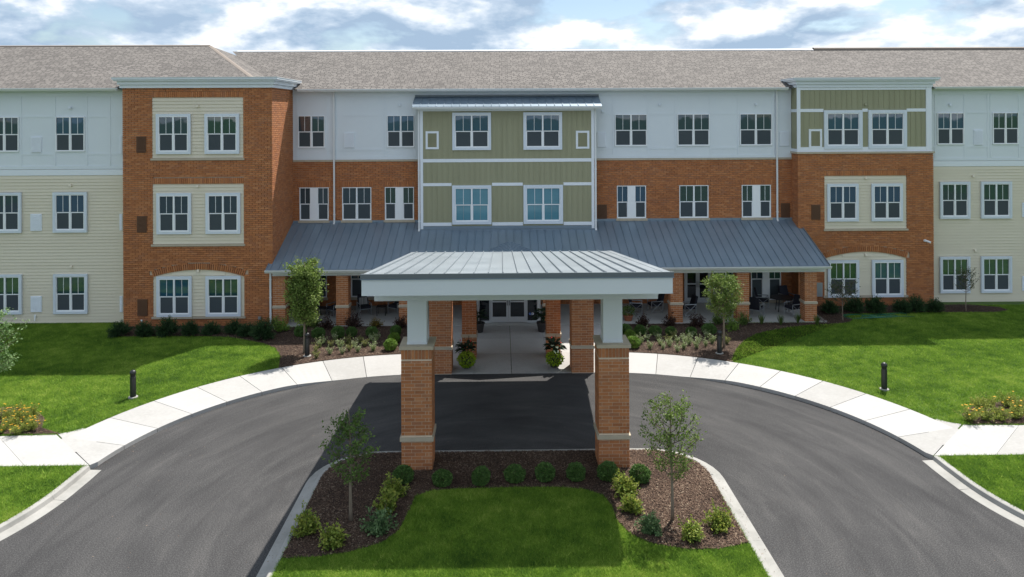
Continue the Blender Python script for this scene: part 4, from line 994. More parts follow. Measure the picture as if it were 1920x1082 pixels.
for xc, yf in ((-2.90, 22.0), (2.92, 22.0)):
    core = MB(); core.box(xc - PW/2 + .012, xc + PW/2 - .012, yf + .012, yf + PW - .012, 0, 3.70); p = core.build('pillar', 'mortar', can)
    pillar_bricks(xc, yf, PW, .06, 3.36, crest, single=lambda k, sd: (0,), parent=p, skipz=((1.00, 1.14),))
    stone_ring(xc, yf, PW, 1.005, 1.125, .035, p)
    for i in range(9):                       # soldier course under the cap
        for sd in range(4):
            w = PW/9; a, b_ = -PW/2 + i*w + .0075, -PW/2 + (i + 1)*w - .0075; v = random.random() + .0001
            if sd in (1, 3) and i in (0, 8): continue
            X0, X1, Y0, Y1 = {0: (xc + a, xc + b_, yf - .004, yf + .05), 2: (xc + a, xc + b_, yf + PW - .05, yf + PW), 1: (xc + PW/2 - .05, xc + PW/2, yf + PW/2 + a, yf + PW/2 + b_), 3: (xc - PW/2, xc - PW/2 + .05, yf + PW/2 + a, yf + PW/2 + b_)}[sd]
            if sd == 0 and cnt[0] < 300: mb = MB(); mb.box(X0, X1, Y0, Y1, 3.415, 3.695, a=v); mb.build('brick', 'brick', p); cnt[0] += 1
            else: crest.box(X0, X1, Y0, Y1, 3.415, 3.695, a=v)
    cp = MB(); o_ = .045; h0, h1 = PW/2 + o_, .32
    cp.box(xc - h0, xc + h0, yf - o_, yf + PW + o_, 3.70, 3.80); cp.build('stone_cap', 'stone', p)
    cl = MB(); cl.box(xc - .285, xc + .285, yf + .18, yf + .18 + .56, 3.80, 5.088); c_o = cl.build('column', 'canopy_white', p)
    cb = MB(); cb.box(xc - .30, xc + .30, yf + .165, yf + .755, 3.802, 3.86); cb.build('column_base', 'canopy_white', p)
for xc, yf, w, top in ((-2.90, 30.52, PW, 4.05), (2.92, 30.52, PW, 4.05), (-1.80, 32.2, .62, 3.02), (1.84, 32.2, .62, 3.02)):
    core = MB(); core.box(xc - w/2 + .012, xc + w/2 - .012, yf + .012, yf + w - .012, 0, top); p = core.build('pillar', 'mortar', can)
    pillar_bricks(xc, yf, w, .03, top, crest, skipz=((1.00, 1.14),)); stone_ring(xc, yf, w, 1.005, 1.125, .03, p)
crest.build('brickwork', 'brick', can, kind='stuff')
# link roof between canopy and porch
lk = MB(); lk.prism([(-2.55, 3.02), (2.62, 3.02), (2.62, 3.12), (.03, 3.95), (-2.55, 3.12)], 'y', 32.05, 36.7); lo_ = lk.build('link_roof', 'canopy_white', can)
for sgn in (1, -1):
    n = 17
    for i in range(n):
        ya = 32.0 + i*.415; yb_ = ya + .413; p = MB()
        xe = .03 + sgn*2.65
        def zt(x): return 4.0 - abs(x - .03)*.335
        # clip the lower part by the porch plane
        def pt(x, y, dz): return (x, y, zt(x) + dz)
        xa = xe
        if yb_ > PE:
            zpor = PZE + slope*(yb_ - PE) - .05
            lim = (4.0 - zpor)/.335
            if lim < .15: continue
            xa = .03 + sgn*min(2.65, lim + .12)
        p.hexa([pt(xa, ya, -.03), pt(xa, yb_, -.03), pt(.03, yb_, -.03), pt(.03, ya, -.03), pt(xa, ya, .0), pt(xa, yb_, .0), pt(.03, yb_, .0), pt(.03, ya, .0)])
        p.hexa([pt(xa, ya, .0), pt(xa, ya + .022, .0), pt(.03, ya + .022, .0), pt(.03, ya, .0), pt(xa, ya, .04), pt(xa, ya + .022, .04), pt(.03, ya + .022, .04), pt(.03, ya, .04)])
        p.build('roof_pan', 'metal', lo_)
# lamp hanging under the link ceiling
lx = wx(998.5, 2.6, 33.0)
lf = MB(); lf.hexa([(lx - .09, 32.92, 2.44), (lx + .10, 32.92, 2.44), (lx + .10, 33.08, 2.44), (lx - .09, 33.08, 2.44), (lx - .16, 32.9, 3.02), (lx + .06, 32.9, 3.02), (lx + .06, 33.1, 3.02), (lx - .16, 33.1, 3.02)]); lf.build('hanging_lamp', 'canopy_white', can)

# ------------------------------------------------------------------ bollard lights
def bollard(px, py, label):
    x, y = gnd(px, py); r = thing('bollard_light', label, 'bollard light', (x, y, .11), 'bronze bollard lights along the drive')
    b = MB(); b.lathe([(.17, -.05), (.17, .06), (.155, .075), (.0, .075)][:3], 0, 0, 24); bo = link('base', b.mesh('base', 'kerb'), r)
    b = MB(); b.lathe([(.105, .076), (.105, .80), (.10, .805)], 0, 0, 24); link('post', b.mesh('post', 'bronze', smooth=False), r)
    b = MB(); b.lathe([(.088, .806), (.088, .84), (.098, .845), (.088, .85), (.088, .875), (.098, .88), (.088, .885), (.088, .91)], 0, 0, 24); link('lens', b.mesh('lens', 'black_metal'), r)
    b = MB(); b.lathe([(.112, .91), (.112, .96)] + [(.112*math.cos(t), .96 + .10*math.sin(t)) for t in np.linspace(.2, 1.5, 7)], 0, 0, 24); link('dome_cap', b.mesh('dome_cap', 'bronze', smooth=True), r)
    return r
bollard(249.5, 746, 'bronze bollard light on the lawn beside the walk, by the orange flower bed')
bollard(576, 668.5, 'bronze bollard light standing in mulch beside the tall dense pear tree')
bollard(1349, 663.5, 'bronze bollard light standing in mulch beside the ball-crowned pear tree')
bollard(1658, 731, 'bronze bollard light on the lawn beside the walk, facing the yellow flowers')

# ------------------------------------------------------------------ plants
def leaf_quads(P, N, size, aspect=.55, jitter=.8, seed=0, fold=.2):
    """leaf-shaped rhombs at points P, leaning about directions N"""
    r = np.random.default_rng(seed); n = len(P)
    d = N + r.normal(0, jitter, (n, 3)); d /= np.linalg.norm(d, axis=1, keepdims=True) + 1e-9
    t = r.normal(0, 1, (n, 3)); t -= (t*d).sum(1, keepdims=True)*d; t /= np.linalg.norm(t, axis=1, keepdims=True) + 1e-9
    s = (size*r.uniform(.65, 1.3, n))[:, None]; nn = np.cross(d, t)
    V = np.stack([P, P + d*s*.5 + t*s*aspect*.5 + nn*s*fold*.3, P + d*s, P + d*s*.5 - t*s*aspect*.5 + nn*s*fold*.3], 1)
    return V.reshape(-1, 3)
def leaf_mesh(name, V, m_, v):
    return numpy_mesh(name, V, np.arange(len(V)).reshape(-1, 4), m_, np.repeat(v, 4), 4)
def unit(n, r): d = r.normal(0, 1, (n, 3)); return d/np.linalg.norm(d, axis=1, keepdims=True)
def stems_mesh(name, ends, base_r=.02, m_='twig', r0=.012):
    b = MB()
    for e in ends:
        e = Vector(e); b.tube([(e.x*.08, e.y*.08, -.03), (e.x*.45, e.y*.45, e.z*.55), tuple(e)], [r0, r0*.7, r0*.3], 5)
    return b.mesh(name, m_)
def bush_proto(kind, seed):
    r = np.random.default_rng(seed)
    if kind in ('box', 'boxlight'):
        n = 3600; d = unit(n, r); rad = r.uniform(.60, 1.0, n)**.5*(1 + .06*np.sin(d[:, 0]*7 + seed)*np.cos(d[:, 1]*6) + .05*np.sin(d[:, 2]*9))
        P = d*rad[:, None]*np.array([.31, .31, .26]); P[:, 2] += .27; k = P[:, 2] > .0; P, d = P[k], d[k]
        tg = np.cross(d, unit(len(d), r)); V = leaf_quads(P, tg + d*.25, .052, .75, .28, seed); v = np.clip(.42 + r.normal(0, .24, len(P)), 0, 1)
        return leaf_mesh('foliage', V, 'leaf_' + kind, v), [tuple(q) for q in (unit(14, r)*[.2, .2, .16] + [0, 0, .3])]
    if kind == 'yew':
        n = 210; a = unit(n, r); a[:, 2] = np.abs(a[:, 2])*.9 + .05; L = r.uniform(.68, 1.08, n); tips = a*L[:, None]*np.array([.47, .42, .66])
        tt = r.uniform(.35, 1, (n, 26)); P = (tips[:, None, :]*tt[..., None]).reshape(-1, 3) + r.normal(0, .018, (n*26, 3)); D = np.repeat(a, 26, 0)
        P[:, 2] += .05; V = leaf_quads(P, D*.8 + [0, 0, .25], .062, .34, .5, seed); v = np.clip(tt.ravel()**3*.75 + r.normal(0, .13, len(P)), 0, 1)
        return leaf_mesh('foliage', V, 'leaf_yew', v), [tuple(q) for q in tips[:20]*.8]
    P_ = dict(shrub=('leaf_shrub', 95, .36, .62, .085, 15), bluegreen=('leaf_bluegreen', 95, .38, .52, .075, 16), purple=('leaf_purple', 70, .40, .72, .075, 14), gold=('leaf_gold', 70, .44, .6, .075, 14), greenloose=('leaf_young', 80, .45, .75, .075, 14), limebush=('leaf_boxlight', 70, .42, .85, .085, 12))
    mt, n, R, Hh, ls, per = P_[kind]
    a = unit(n, r); a[:, 2] = np.abs(a[:, 2]); L = r.uniform(.45, 1.18, n); lob = 1 + .22*np.sin(np.arctan2(a[:, 1], a[:, 0])*3 + seed); tips = a*(L*lob)[:, None]*np.array([R, R, Hh*.85]); tips[:, 2] += Hh*.15
    tt = r.uniform(.4, 1.03, (n, per)); P = (tips[:, None, :]*tt[..., None]).reshape(-1, 3) + r.normal(0, .025, (n*per, 3)); D = np.repeat(a, per, 0); P[:, 2] = np.maximum(P[:, 2], .03)
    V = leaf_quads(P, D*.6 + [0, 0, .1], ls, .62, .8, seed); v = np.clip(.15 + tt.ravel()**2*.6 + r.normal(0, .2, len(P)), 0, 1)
    return leaf_mesh('foliage', V, mt, v), [tuple(q) for q in tips[:30]]
PROTO = {}
def plant(kind, px, py, label, name, cat, group, s=1.0, z=.14, wh=None, pos=None):
    key = (kind, random.randrange(3))
    if key not in PROTO:
        fm, ends = bush_proto(kind, hash_seed(key)); PROTO[key] = (fm, stems_mesh('stems', ends, r0=.012))
    x, y = pos or gnd(px, py)
    r = thing(name, label, cat, (x, y, z), group); r.rotation_euler.z = random.uniform(0, 6.28)
    sc = s*random.uniform(.80, .98); r.scale = (sc*random.uniform(.92, 1.1), sc*random.uniform(.92, 1.1), sc*random.uniform(.88, 1.1))
    if kind not in ('box', 'boxlight'): r.rotation_euler.x = random.uniform(-.12, .12); r.rotation_euler.y = random.uniform(-.12, .12)
    link('foliage', PROTO[key][0], r); link('stems', PROTO[key][1], r)
    return r
def hash_seed(k): return sum(ord(c) for c in k[0])*7 + k[1]*131
# island
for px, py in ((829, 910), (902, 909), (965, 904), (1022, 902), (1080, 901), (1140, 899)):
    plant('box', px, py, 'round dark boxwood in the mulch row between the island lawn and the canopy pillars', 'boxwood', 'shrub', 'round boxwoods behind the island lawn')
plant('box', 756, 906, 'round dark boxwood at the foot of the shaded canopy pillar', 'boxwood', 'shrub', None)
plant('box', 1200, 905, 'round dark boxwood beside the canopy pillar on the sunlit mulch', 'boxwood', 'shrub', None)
G1 = 'loose yellow green shrubs of the island bed'
for px, py in ((738, 931), (727, 962)): plant('shrub', px, py, 'yellow green shrub, one of two between shaded pillar boxwood and island lawn', 'flowering_shrub', 'shrub', G1, .98)
plant('shrub', 575, 1003, 'yellow green shrub beside the kerb on the shaded end of the island bed', 'flowering_shrub', 'shrub', G1, .95)
plant('shrub', 622, 1024, 'golden green shrub in front of the shaded island tree trunk', 'flowering_shrub', 'shrub', G1, 1.02)
plant('bluegreen', 709, 999, 'blue green rounded shrub beside the lawn edge near the shaded island tree', 'flowering_shrub', 'shrub', None, 1.05)
for px, py in ((1171, 926), (1184, 962)): plant('shrub', px, py, 'pale green shrub, one of two along the lawn edge below the sunlit pillar', 'flowering_shrub', 'shrub', G1, .9)
plant('bluegreen', 1221, 998, 'mid green shrub beside the sunlit island tree trunk and the lawn edge', 'flowering_shrub', 'shrub', None, .95)
plant('shrub', 1295, 1012, 'yellow green shrub in front of the sunlit island tree', 'flowering_shrub', 'shrub', G1, .95)
plant('shrub', 1350, 994, 'yellow green shrub near the kerb on the sunlit end of the island bed', 'flowering_shrub', 'shrub', G1, .9)
# foundation yews
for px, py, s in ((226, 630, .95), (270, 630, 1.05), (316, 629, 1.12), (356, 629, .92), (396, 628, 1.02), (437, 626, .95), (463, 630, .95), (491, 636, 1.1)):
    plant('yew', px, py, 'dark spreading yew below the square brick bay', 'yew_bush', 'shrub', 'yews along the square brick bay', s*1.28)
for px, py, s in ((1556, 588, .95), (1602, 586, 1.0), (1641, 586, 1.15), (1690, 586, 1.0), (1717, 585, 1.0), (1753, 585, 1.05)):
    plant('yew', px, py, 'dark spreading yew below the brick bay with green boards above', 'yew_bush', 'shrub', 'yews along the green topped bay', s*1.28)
# porch beds, left
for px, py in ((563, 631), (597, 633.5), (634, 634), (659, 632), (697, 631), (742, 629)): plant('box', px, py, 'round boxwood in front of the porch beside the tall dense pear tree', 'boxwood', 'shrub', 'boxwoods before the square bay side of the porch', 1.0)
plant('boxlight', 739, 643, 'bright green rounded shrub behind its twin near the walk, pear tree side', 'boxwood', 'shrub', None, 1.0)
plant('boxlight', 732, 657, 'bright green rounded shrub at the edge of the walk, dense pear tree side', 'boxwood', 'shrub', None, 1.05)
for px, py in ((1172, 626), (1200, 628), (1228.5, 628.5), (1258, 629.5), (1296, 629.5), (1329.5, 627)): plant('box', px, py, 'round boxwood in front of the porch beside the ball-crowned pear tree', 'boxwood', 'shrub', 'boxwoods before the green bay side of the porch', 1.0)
plant('boxlight', 1181, 637, 'bright green rounded shrub behind its twin near the walk, ball-crowned pear side', 'boxwood', 'shrub', None, 1.0)
plant('boxlight', 1187, 652, 'bright green rounded shrub at the edge of the walk, ball-crowned pear side', 'boxwood', 'shrub', None, 1.05)
GP = 'shrubs along the porch slab'
for px, py in ((612, 616), (662, 614), (751, 615)): plant('purple', px, py, 'dark purple shrub at the porch slab, side of the square brick bay', 'purple_shrub', 'shrub', GP, 1.05)
plant('gold', 705, 614, 'golden bronze shrub between dark shrubs at the porch slab', 'golden_shrub', 'shrub', None, .9)
for px, py in ((578, 614), (592, 613)): plant('greenloose', px, py, 'loose dark green shrub at the slab behind the dense pear trunk', 'green_shrub', 'shrub', 'green shrubs behind the dense pear', .85)
plant('limebush', 528, 623, 'light green upright shrub at the porch corner by the downspout', 'green_shrub', 'shrub', None, 1.0)
plant('greenloose', 516, 612, 'dark green shrub against the corner pillar by the downspout', 'green_shrub', 'shrub', None, .85)
for px, py in ((1205, 612), (1256, 611), (1307, 613)): plant('purple', px, py, 'dark purple shrub at the porch slab, side of the glazed porch doors', 'purple_shrub', 'shrub', GP, 1.08)
plant('greenloose', 1346, 607, 'loose dark green shrub at the slab behind the ball-crowned pear', 'green_shrub', 'shrub', None, 1.05)
plant('limebush', 1372, 620, 'light green bushy shrub beside the ball-crowned pear trunk', 'green_shrub', 'shrub', None, .95)
plant('greenloose', 1395, 609, 'dark green shrub in front of the middle porch pillar, side of the glazed doors', 'green_shrub', 'shrub', None, 1.0)
# variegated bedding plants
def vari_proto(mt, seed):
    r = np.random.default_rng(seed); n = 22; a = unit(n, r); a[:, 2] = np.abs(a[:, 2]) + 1.5; a /= np.linalg.norm(a, axis=1, keepdims=True); L = r.uniform(.20, .46, n)
    tips = a*L[:, None]; tt = r.uniform(.12, 1, (n, 16)); P = (tips[:, None, :]*tt[..., None]).reshape(-1, 3) + r.normal(0, .014, (n*16, 3))
    V = leaf_quads(P, np.repeat(a, 16, 0)*.4 + [0, 0, .1], .05, .5, .8, seed); return leaf_mesh('foliage', V, mt, np.clip(tt.ravel()*.6 + r.normal(.15, .22, len(P)), 0, 1)), stems_mesh('stems', [tuple(t) for t in tips], r0=.006)
VP = {k: [vari_proto(k, 50 + i) for i in range(3)] for k in ('leaf_vari', 'leaf_varigold')}
def vari(px, py, label, grp, gold):
    x, y = gnd(px, py); r = thing('variegated_plant', label, 'bedding plant', (x, y, .14), grp); r.rotation_euler.z = random.uniform(0, 6.3); s_ = random.uniform(.85, 1.15); r.scale = (s_, s_, s_)
    f, s2 = random.choice(VP['leaf_varigold' if gold else 'leaf_vari']); link('foliage', f, r); link('stems', s2, r)
for x, y in ((870, 600), (960, 640), (1080, 660), (1190, 600), (1335, 590), (1475, 560), (1565, 540), (950, 735), (1110, 730), (1200, 690), (1265, 640), (1310, 705), (1400, 635), (1510, 690), (770, 705), (820, 640), (775, 785), (1520, 600), (1020, 560)):
    gd = random.random() < .3
    vari(480 + x/6.857, 560 + (y - 12)/6.857, 'small yellow edged bedding plant in mulch by the dense pear tree' if gd else 'small white edged bedding plant in mulch by the dense pear tree', 'yellow edged plants by the dense pear' if gd else 'white edged plants by the dense pear', gd)
for x, y in ((295, 800), (355, 775), (375, 850), (450, 770), (470, 815), (545, 800), (495, 850), (555, 830), (595, 755), (620, 800), (625, 875), (685, 785), (685, 850), (742, 765), (730, 815), (800, 845), (815, 795), (885, 750), (880, 825), (935, 800), (1070, 805), (340, 720)):
    gd = random.random() < .2
    vari(1140 + x/4.8, 480 + (y - 8)/4.8, 'small yellow edged bedding plant in mulch by the ball-crowned pear' if gd else 'small white edged bedding plant in mulch by the ball-crowned pear', 'yellow edged plants by the ball-crowned pear' if gd else 'white edged plants by the ball-crowned pear', gd)
# tufts of ornamental grass at the porch corner
def tuft_mesh(name, n, h, m_, seed, spread=.12):
    r = np.random.default_rng(seed); th = r.uniform(0, 6.28, n); l = r.uniform(.1, 1, n)*spread; hh = h*r.uniform(.6, 1.1, n); w = .008
    b = np.stack([np.cos(th)*l*.25, np.sin(th)*l*.25, np.zeros(n)], -1); t = np.stack([np.cos(th)*l*1.8, np.sin(th)*l*1.8, hh], -1); e = np.stack([-np.sin(th)*w, np.cos(th)*w, np.zeros(n)], -1); mid = (b*.45 + t*.55)*[1, 1, 1] + [0, 0, 0]; mid[:, 2] = hh*.65
    V = np.stack([b - e, b + e, mid + e*.8, t], 1).reshape(-1, 3); V2 = np.stack([b - e, mid + e*.8, t, mid - e*.8], 1).reshape(-1, 3)
    V = np.concatenate([V, V2]); v = np.tile(np.repeat(r.uniform(.2, .9, n), 4), 2); return numpy_mesh(name, V, np.arange(len(V)).reshape(-1, 4), m_, v, 4)
tm = tuft_mesh('grass_tuft', 70, .55, 'leaf_young', 5)
for px, py in ((1428, 609), (1464, 610), (1496, 607), (1532, 611)):
    x, y = gnd(px, py); o = link('ornamental_grass', tm, loc=(x, y, .14)); tag(o, 'thin upright grass tuft in front of the porch slab by the end pillar', 'grass tuft', 'ornamental grasses by the end pillar'); o.rotation_euler.z = random.uniform(0, 6)

# ---- trees
def tree(px, py, label, name, H, clear, crown, leafm, nleaf, lsize, seed, lean=(0, 0), trunk_r=.045, shape='oval', pos=None, group=None, sub=5, nb=26, up=.9, lj=.05):
    r = np.random.default_rng(seed); x, y = pos or gnd(px, py); root = thing(name, label, 'tree', (x, y, .12), group)
    tr = MB(); pts, rad = [], []
    for i in range(9):
        t = i/8; pts.append((lean[0]*t + .03*math.sin(t*5 + seed)*t, lean[1]*t + .03*math.cos(t*4 + seed)*t, -.05 + t*(H*.93 + .05))); rad.append(trunk_r*(1.25 if i == 0 else 1)*(1 - .85*t))
    tr.tube(pts, rad, 9); P_, D_, T_ = [], [], []
    def at(z):
        t = min(max(z/(H*.93), 0), 1)*8; i = min(int(t), 7); f = t - i; return Vector(pts[i]).lerp(Vector(pts[i + 1]), f)
    br = MB()
    for k in range(nb):
        z0 = clear + (H*.88 - clear)*(k/nb)**1.05*.93; a = k*2.399 + r.uniform(-.4, .4); rel = (z0 - clear)/(H - clear)
        w = {'oval': lambda q: .55 + 1.0*q if q < .35 else .9 - .85*(q - .35)/.65, 'column': lambda q: 1.02 - .55*q if q > .22 else .6 + 1.4*q, 'ball': lambda q: .75 + .9*q if q < .4 else 1.1 - 1.1*(q - .4)/.6, 'vase': lambda q: .75 - .3*q}[shape](rel)
        L = crown*w*r.uniform(.8, 1.12); d = Vector((math.cos(a), math.sin(a), up*r.uniform(.7, 1.3)))
        b0 = at(z0); mid = b0 + Vector((d.x*.5, d.y*.5, d.z*.32))*L; tip = b0 + Vector((d.x, d.y, d.z))*L
        tip.z = min(tip.z, H*1.02); br.tube([b0, mid, tip], [trunk_r*.33*(1 - .5*rel), trunk_r*.2, .004], 5, cap=False)
        for s_ in range(sub):
            f = r.uniform(.25, 1); bb = b0.lerp(mid, f*2) if f < .5 else mid.lerp(tip, f*2 - 1); dd = Vector(r.normal(0, 1, 3)); dd.z = abs(dd.z)*.7 + .1*up; dd = (dd.normalized() + d.normalized()*.5).normalized(); e = bb + dd*L*r.uniform(.2, .45)
            br.tube([bb, e], [.006, .002], 4, cap=False); P_.append((bb, e)); 
        P_.append((mid, tip))
    seg = np.array([[tuple(a), tuple(b)] for a, b in P_]); idx = r.integers(0, len(seg), nleaf); t = r.uniform(.1, 1.08, nleaf)[:, None]
    P = seg[idx, 0]*(1 - t) + seg[idx, 1]*t + r.normal(0, lj, (nleaf, 3)); P[:, 2] = np.maximum(P[:, 2], clear*.85)
    D = seg[idx, 1] - seg[idx, 0]; D /= np.linalg.norm(D, axis=1, keepdims=True) + 1e-9; D[:, 2] -= .35
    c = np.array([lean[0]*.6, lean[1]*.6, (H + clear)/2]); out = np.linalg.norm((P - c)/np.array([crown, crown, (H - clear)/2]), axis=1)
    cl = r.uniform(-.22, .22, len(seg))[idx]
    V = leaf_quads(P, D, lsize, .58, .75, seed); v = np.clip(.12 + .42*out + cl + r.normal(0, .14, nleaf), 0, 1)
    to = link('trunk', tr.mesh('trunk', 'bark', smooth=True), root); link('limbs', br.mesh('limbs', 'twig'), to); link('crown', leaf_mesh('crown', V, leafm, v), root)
    return root
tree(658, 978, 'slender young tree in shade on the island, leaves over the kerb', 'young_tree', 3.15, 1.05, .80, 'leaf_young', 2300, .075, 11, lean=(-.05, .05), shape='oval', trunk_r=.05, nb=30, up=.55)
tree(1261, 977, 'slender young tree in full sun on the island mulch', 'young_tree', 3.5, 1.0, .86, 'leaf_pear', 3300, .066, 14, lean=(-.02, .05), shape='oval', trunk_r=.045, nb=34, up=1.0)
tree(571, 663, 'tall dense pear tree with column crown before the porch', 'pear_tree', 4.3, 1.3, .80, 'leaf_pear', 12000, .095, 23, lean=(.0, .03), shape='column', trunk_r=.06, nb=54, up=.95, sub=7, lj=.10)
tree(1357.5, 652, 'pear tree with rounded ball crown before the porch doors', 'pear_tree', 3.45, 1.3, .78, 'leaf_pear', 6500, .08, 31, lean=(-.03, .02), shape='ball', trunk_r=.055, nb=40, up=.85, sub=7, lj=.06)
tree(1580, 602, 'thinly leaved small tree in mulch in front of the arched windows', 'small_tree', 2.1, .85, 1.0, 'leaf_sparse', 850, .075, 41, shape='vase', trunk_r=.03, nb=34, up=.75, sub=4)
tree(1811, 583, 'thinly leaved small tree before the siding windows, mulch ring at its foot', 'small_tree', 2.35, 1.0, .75, 'leaf_sparse', 750, .07, 43, shape='vase', trunk_r=.03, nb=30, up=1.15, sub=4)
tree(0, 0, 'pale silvery leaved tree at the lawn, branches reaching out beside siding wall', 'silver_tree', 3.1, .5, 1.5, 'leaf_silver', 5200, .085, 47, shape='oval', trunk_r=.06, nb=40, up=.6, pos=(-20.1, 28.6), sub=7)

# ---- flower beds
def coreopsis(px, py, label, grp, s=1.0, fl=16, seed=0):
    r = np.random.default_rng(seed); n = 30; a = unit(n, r); a[:, 2] = np.abs(a[:, 2]) + .55; a /= np.linalg.norm(a, axis=1, keepdims=True); L = r.uniform(.35, .62, n); tips = a*L[:, None]
    tt = r.uniform(.12, 1, (n, 40)); P = (tips[:, None, :]*tt[..., None]).reshape(-1, 3) + r.normal(0, .026, (n*40, 3))
    V = leaf_quads(P, np.repeat(a, 40, 0)*.6, .06, .42, .8, seed); x, y = gnd(px, py); root = thing('flowering_perennial', label, 'flower plant', (x, y, .14), grp); root.scale = (s, s, s)
    link('foliage', leaf_mesh('foliage', V, 'leaf_coreopsis', np.clip(tt.ravel()*.7 + r.normal(.1, .2, len(P)), 0, 1)), root); link('stems', stems_mesh('stems', [tuple(t) for t in tips], r0=.005), root)
    if fl:
        T = tips[r.integers(0, n, fl)] + r.normal(0, .03, (fl, 3)) + [0, 0, .04]; q = []
        for c in T:
            for k in range(6): t = k*math.pi/3; q.append([c, c + np.array([math.cos(t - .45), math.sin(t - .45), .1])*.028, c + np.array([math.cos(t), math.sin(t), .05])*.042, c + np.array([math.cos(t + .45), math.sin(t + .45), .1])*.028])
        V = np.array(q).reshape(-1, 3); link('flowers', leaf_mesh('flowers', V, 'flower_o', r.uniform(0, 1, len(q))), root)
GF = 'orange flowering perennials by the square bay lawn'
for i, (px, py) in enumerate(((4, 812), (24, 800), (35, 815), (48, 795), (56, 808), (62, 784), (10, 786), (35, 782), (-20, 800), (-25, 815))):
    coreopsis(px, py, 'orange flowering plant in mulch bed beside the path, silvery tree side', GF, .82, 9, 100 + i)
for i, (px, py, f) in enumerate(((1820, 791, 9), (1848, 790, 3), (1874, 788, 2), (1904, 785, 9), (1838, 772, 1), (1855, 764, 3), (1888, 762, 0), (1910, 770, 6), (1932, 784, 8), (1940, 770, 5))):
    coreopsis(px, py, 'yellow green flowering plant in mulch bed beside the path, lone lawn bollard side' if f else 'yellow green plant without flowers in mulch bed beside the path', 'yellow perennials by the green bay lawn', .95, int(f*1.2), 200 + i)

# ---- entrance planters
def planter(px, py, label, lime=True, seed=3, pos=None):
    x, y = pos or gnd(px, py); root = thing('potted_plant', label, 'planter', (x, y, .12)); r = np.random.default_rng(seed)
    b = MB(); b.lathe([(.19, .0), (.27, .40), (.29, .41), (.29, .47), (.26, .47), (.25, .42)], 0, 0, 20); link('pot', b.mesh('pot', 'pot'), root)
    n = 40; V, v = [], []
    for k in range(n):
        a = r.uniform(0, 6.28); h = r.uniform(.35, 1.0); l = r.uniform(.3, .52); c0 = np.array([math.cos(a)*.08, math.sin(a)*.08, .45 + h*.55]); d = np.array([math.cos(a), math.sin(a), r.uniform(-.1, .7)]); d /= np.linalg.norm(d); w = np.cross(d, [0, 0, 1]); w /= np.linalg.norm(w); w *= l*.2
        m1, m2, tp = c0 + d*l*.35, c0 + d*l*.7 - [0, 0, .03], c0 + d*l - [0, 0, .12]
        V += [c0, m1 + w, m2 + w*.85, m2 - w*.85, m1 - w, tp]; v += [r.uniform(0, 1)]*6
    V = np.array(V); Fq = []
    me = bpy.data.meshes.new('canna'); fs = []
    for k in range(n): o_ = k*6; fs += [(o_, o_ + 1, o_ + 4), (o_ + 1, o_ + 2, o_ + 3, o_ + 4), (o_ + 2, o_ + 5, o_ + 3)]
    me.from_pydata([tuple(q) for q in V], [], fs); at = me.attributes.new('v', 'FLOAT', 'POINT'); at.data.foreach_set('value', v); me.materials.append(M['leaf_canna']); link('canna_leaves', me, root)
    st = MB()
    for k in range(7): a = r.uniform(0, 6.28); st.tube([(math.cos(a)*.05, math.sin(a)*.05, .40), (math.cos(a)*.12, math.sin(a)*.12, r.uniform(.9, 1.35))], [.012, .006], 5)
    link('stalks', st.mesh('stalks', 'leaf_canna'), root)
    if lime:
        n = 900; d = unit(n, r); P = d*np.array([.36, .36, .30])*r.uniform(.75, 1, n)[:, None] + [0, -.10, .36]; V = leaf_quads(P, d*.7 + [0, 0, -.25], .075, .7, .6, seed); link('trailing_leaves', leaf_mesh('trailing_leaves', V, 'leaf_lime', np.clip(.5 + .4*d[:, 2] + r.normal(0, .15, n), 0, 1)), root)
    if not lime: return
    fl = MB()
    for k in range(4):
        a = r.uniform(0, 6.28); c = (math.cos(a)*.28, math.sin(a)*.22 - .05, r.uniform(.55, 1.25)); fl.tube([c, (c[0] + .02, c[1], c[2] + .05)], [.012, .03], 5)
    link('blossoms', fl.mesh('blossoms', 'flower_r'), root)
planter(875, 688, 'planter with dark canna leaves and lime trailing vine, shaded side of the entrance walk', seed=3)
planter(1040, 686, 'planter with dark canna leaves and lime trailing vine, sunlit side of the entrance walk', seed=9)
planter(0, 0, 'tall spiky planter beside the entrance doors, pear tree side', lime=False, seed=5, pos=(wx(898, .5, 36.0), 36.0))
planter(0, 0, 'tall planter beside the entrance doors under the access stickers', lime=False, seed=6, pos=(wx(1017, .5, 36.0), 36.0))
x, y = gnd(1181, 606, .15)
tp = thing('potted_plant', 'terracotta pot of low green plants on the porch slab', 'planter', (x, 37.7, .15)); b = MB(); b.lathe([(.17, 0), (.24, .24), (.26, .25), (.26, .29), (.22, .29)], 0, 0, 18); link('pot', b.mesh('pot', 'terracotta'), tp)
rr_ = np.random.default_rng(77); d = unit(420, rr_); P = d*np.array([.34, .34, .24])*rr_.uniform(.5, 1, 420)[:, None] + [0, 0, .48]; link('foliage', leaf_mesh('foliage', leaf_quads(P, d, .08, .6, .6, 7), 'leaf_young', rr_.uniform(0, 1, 420)), tp)

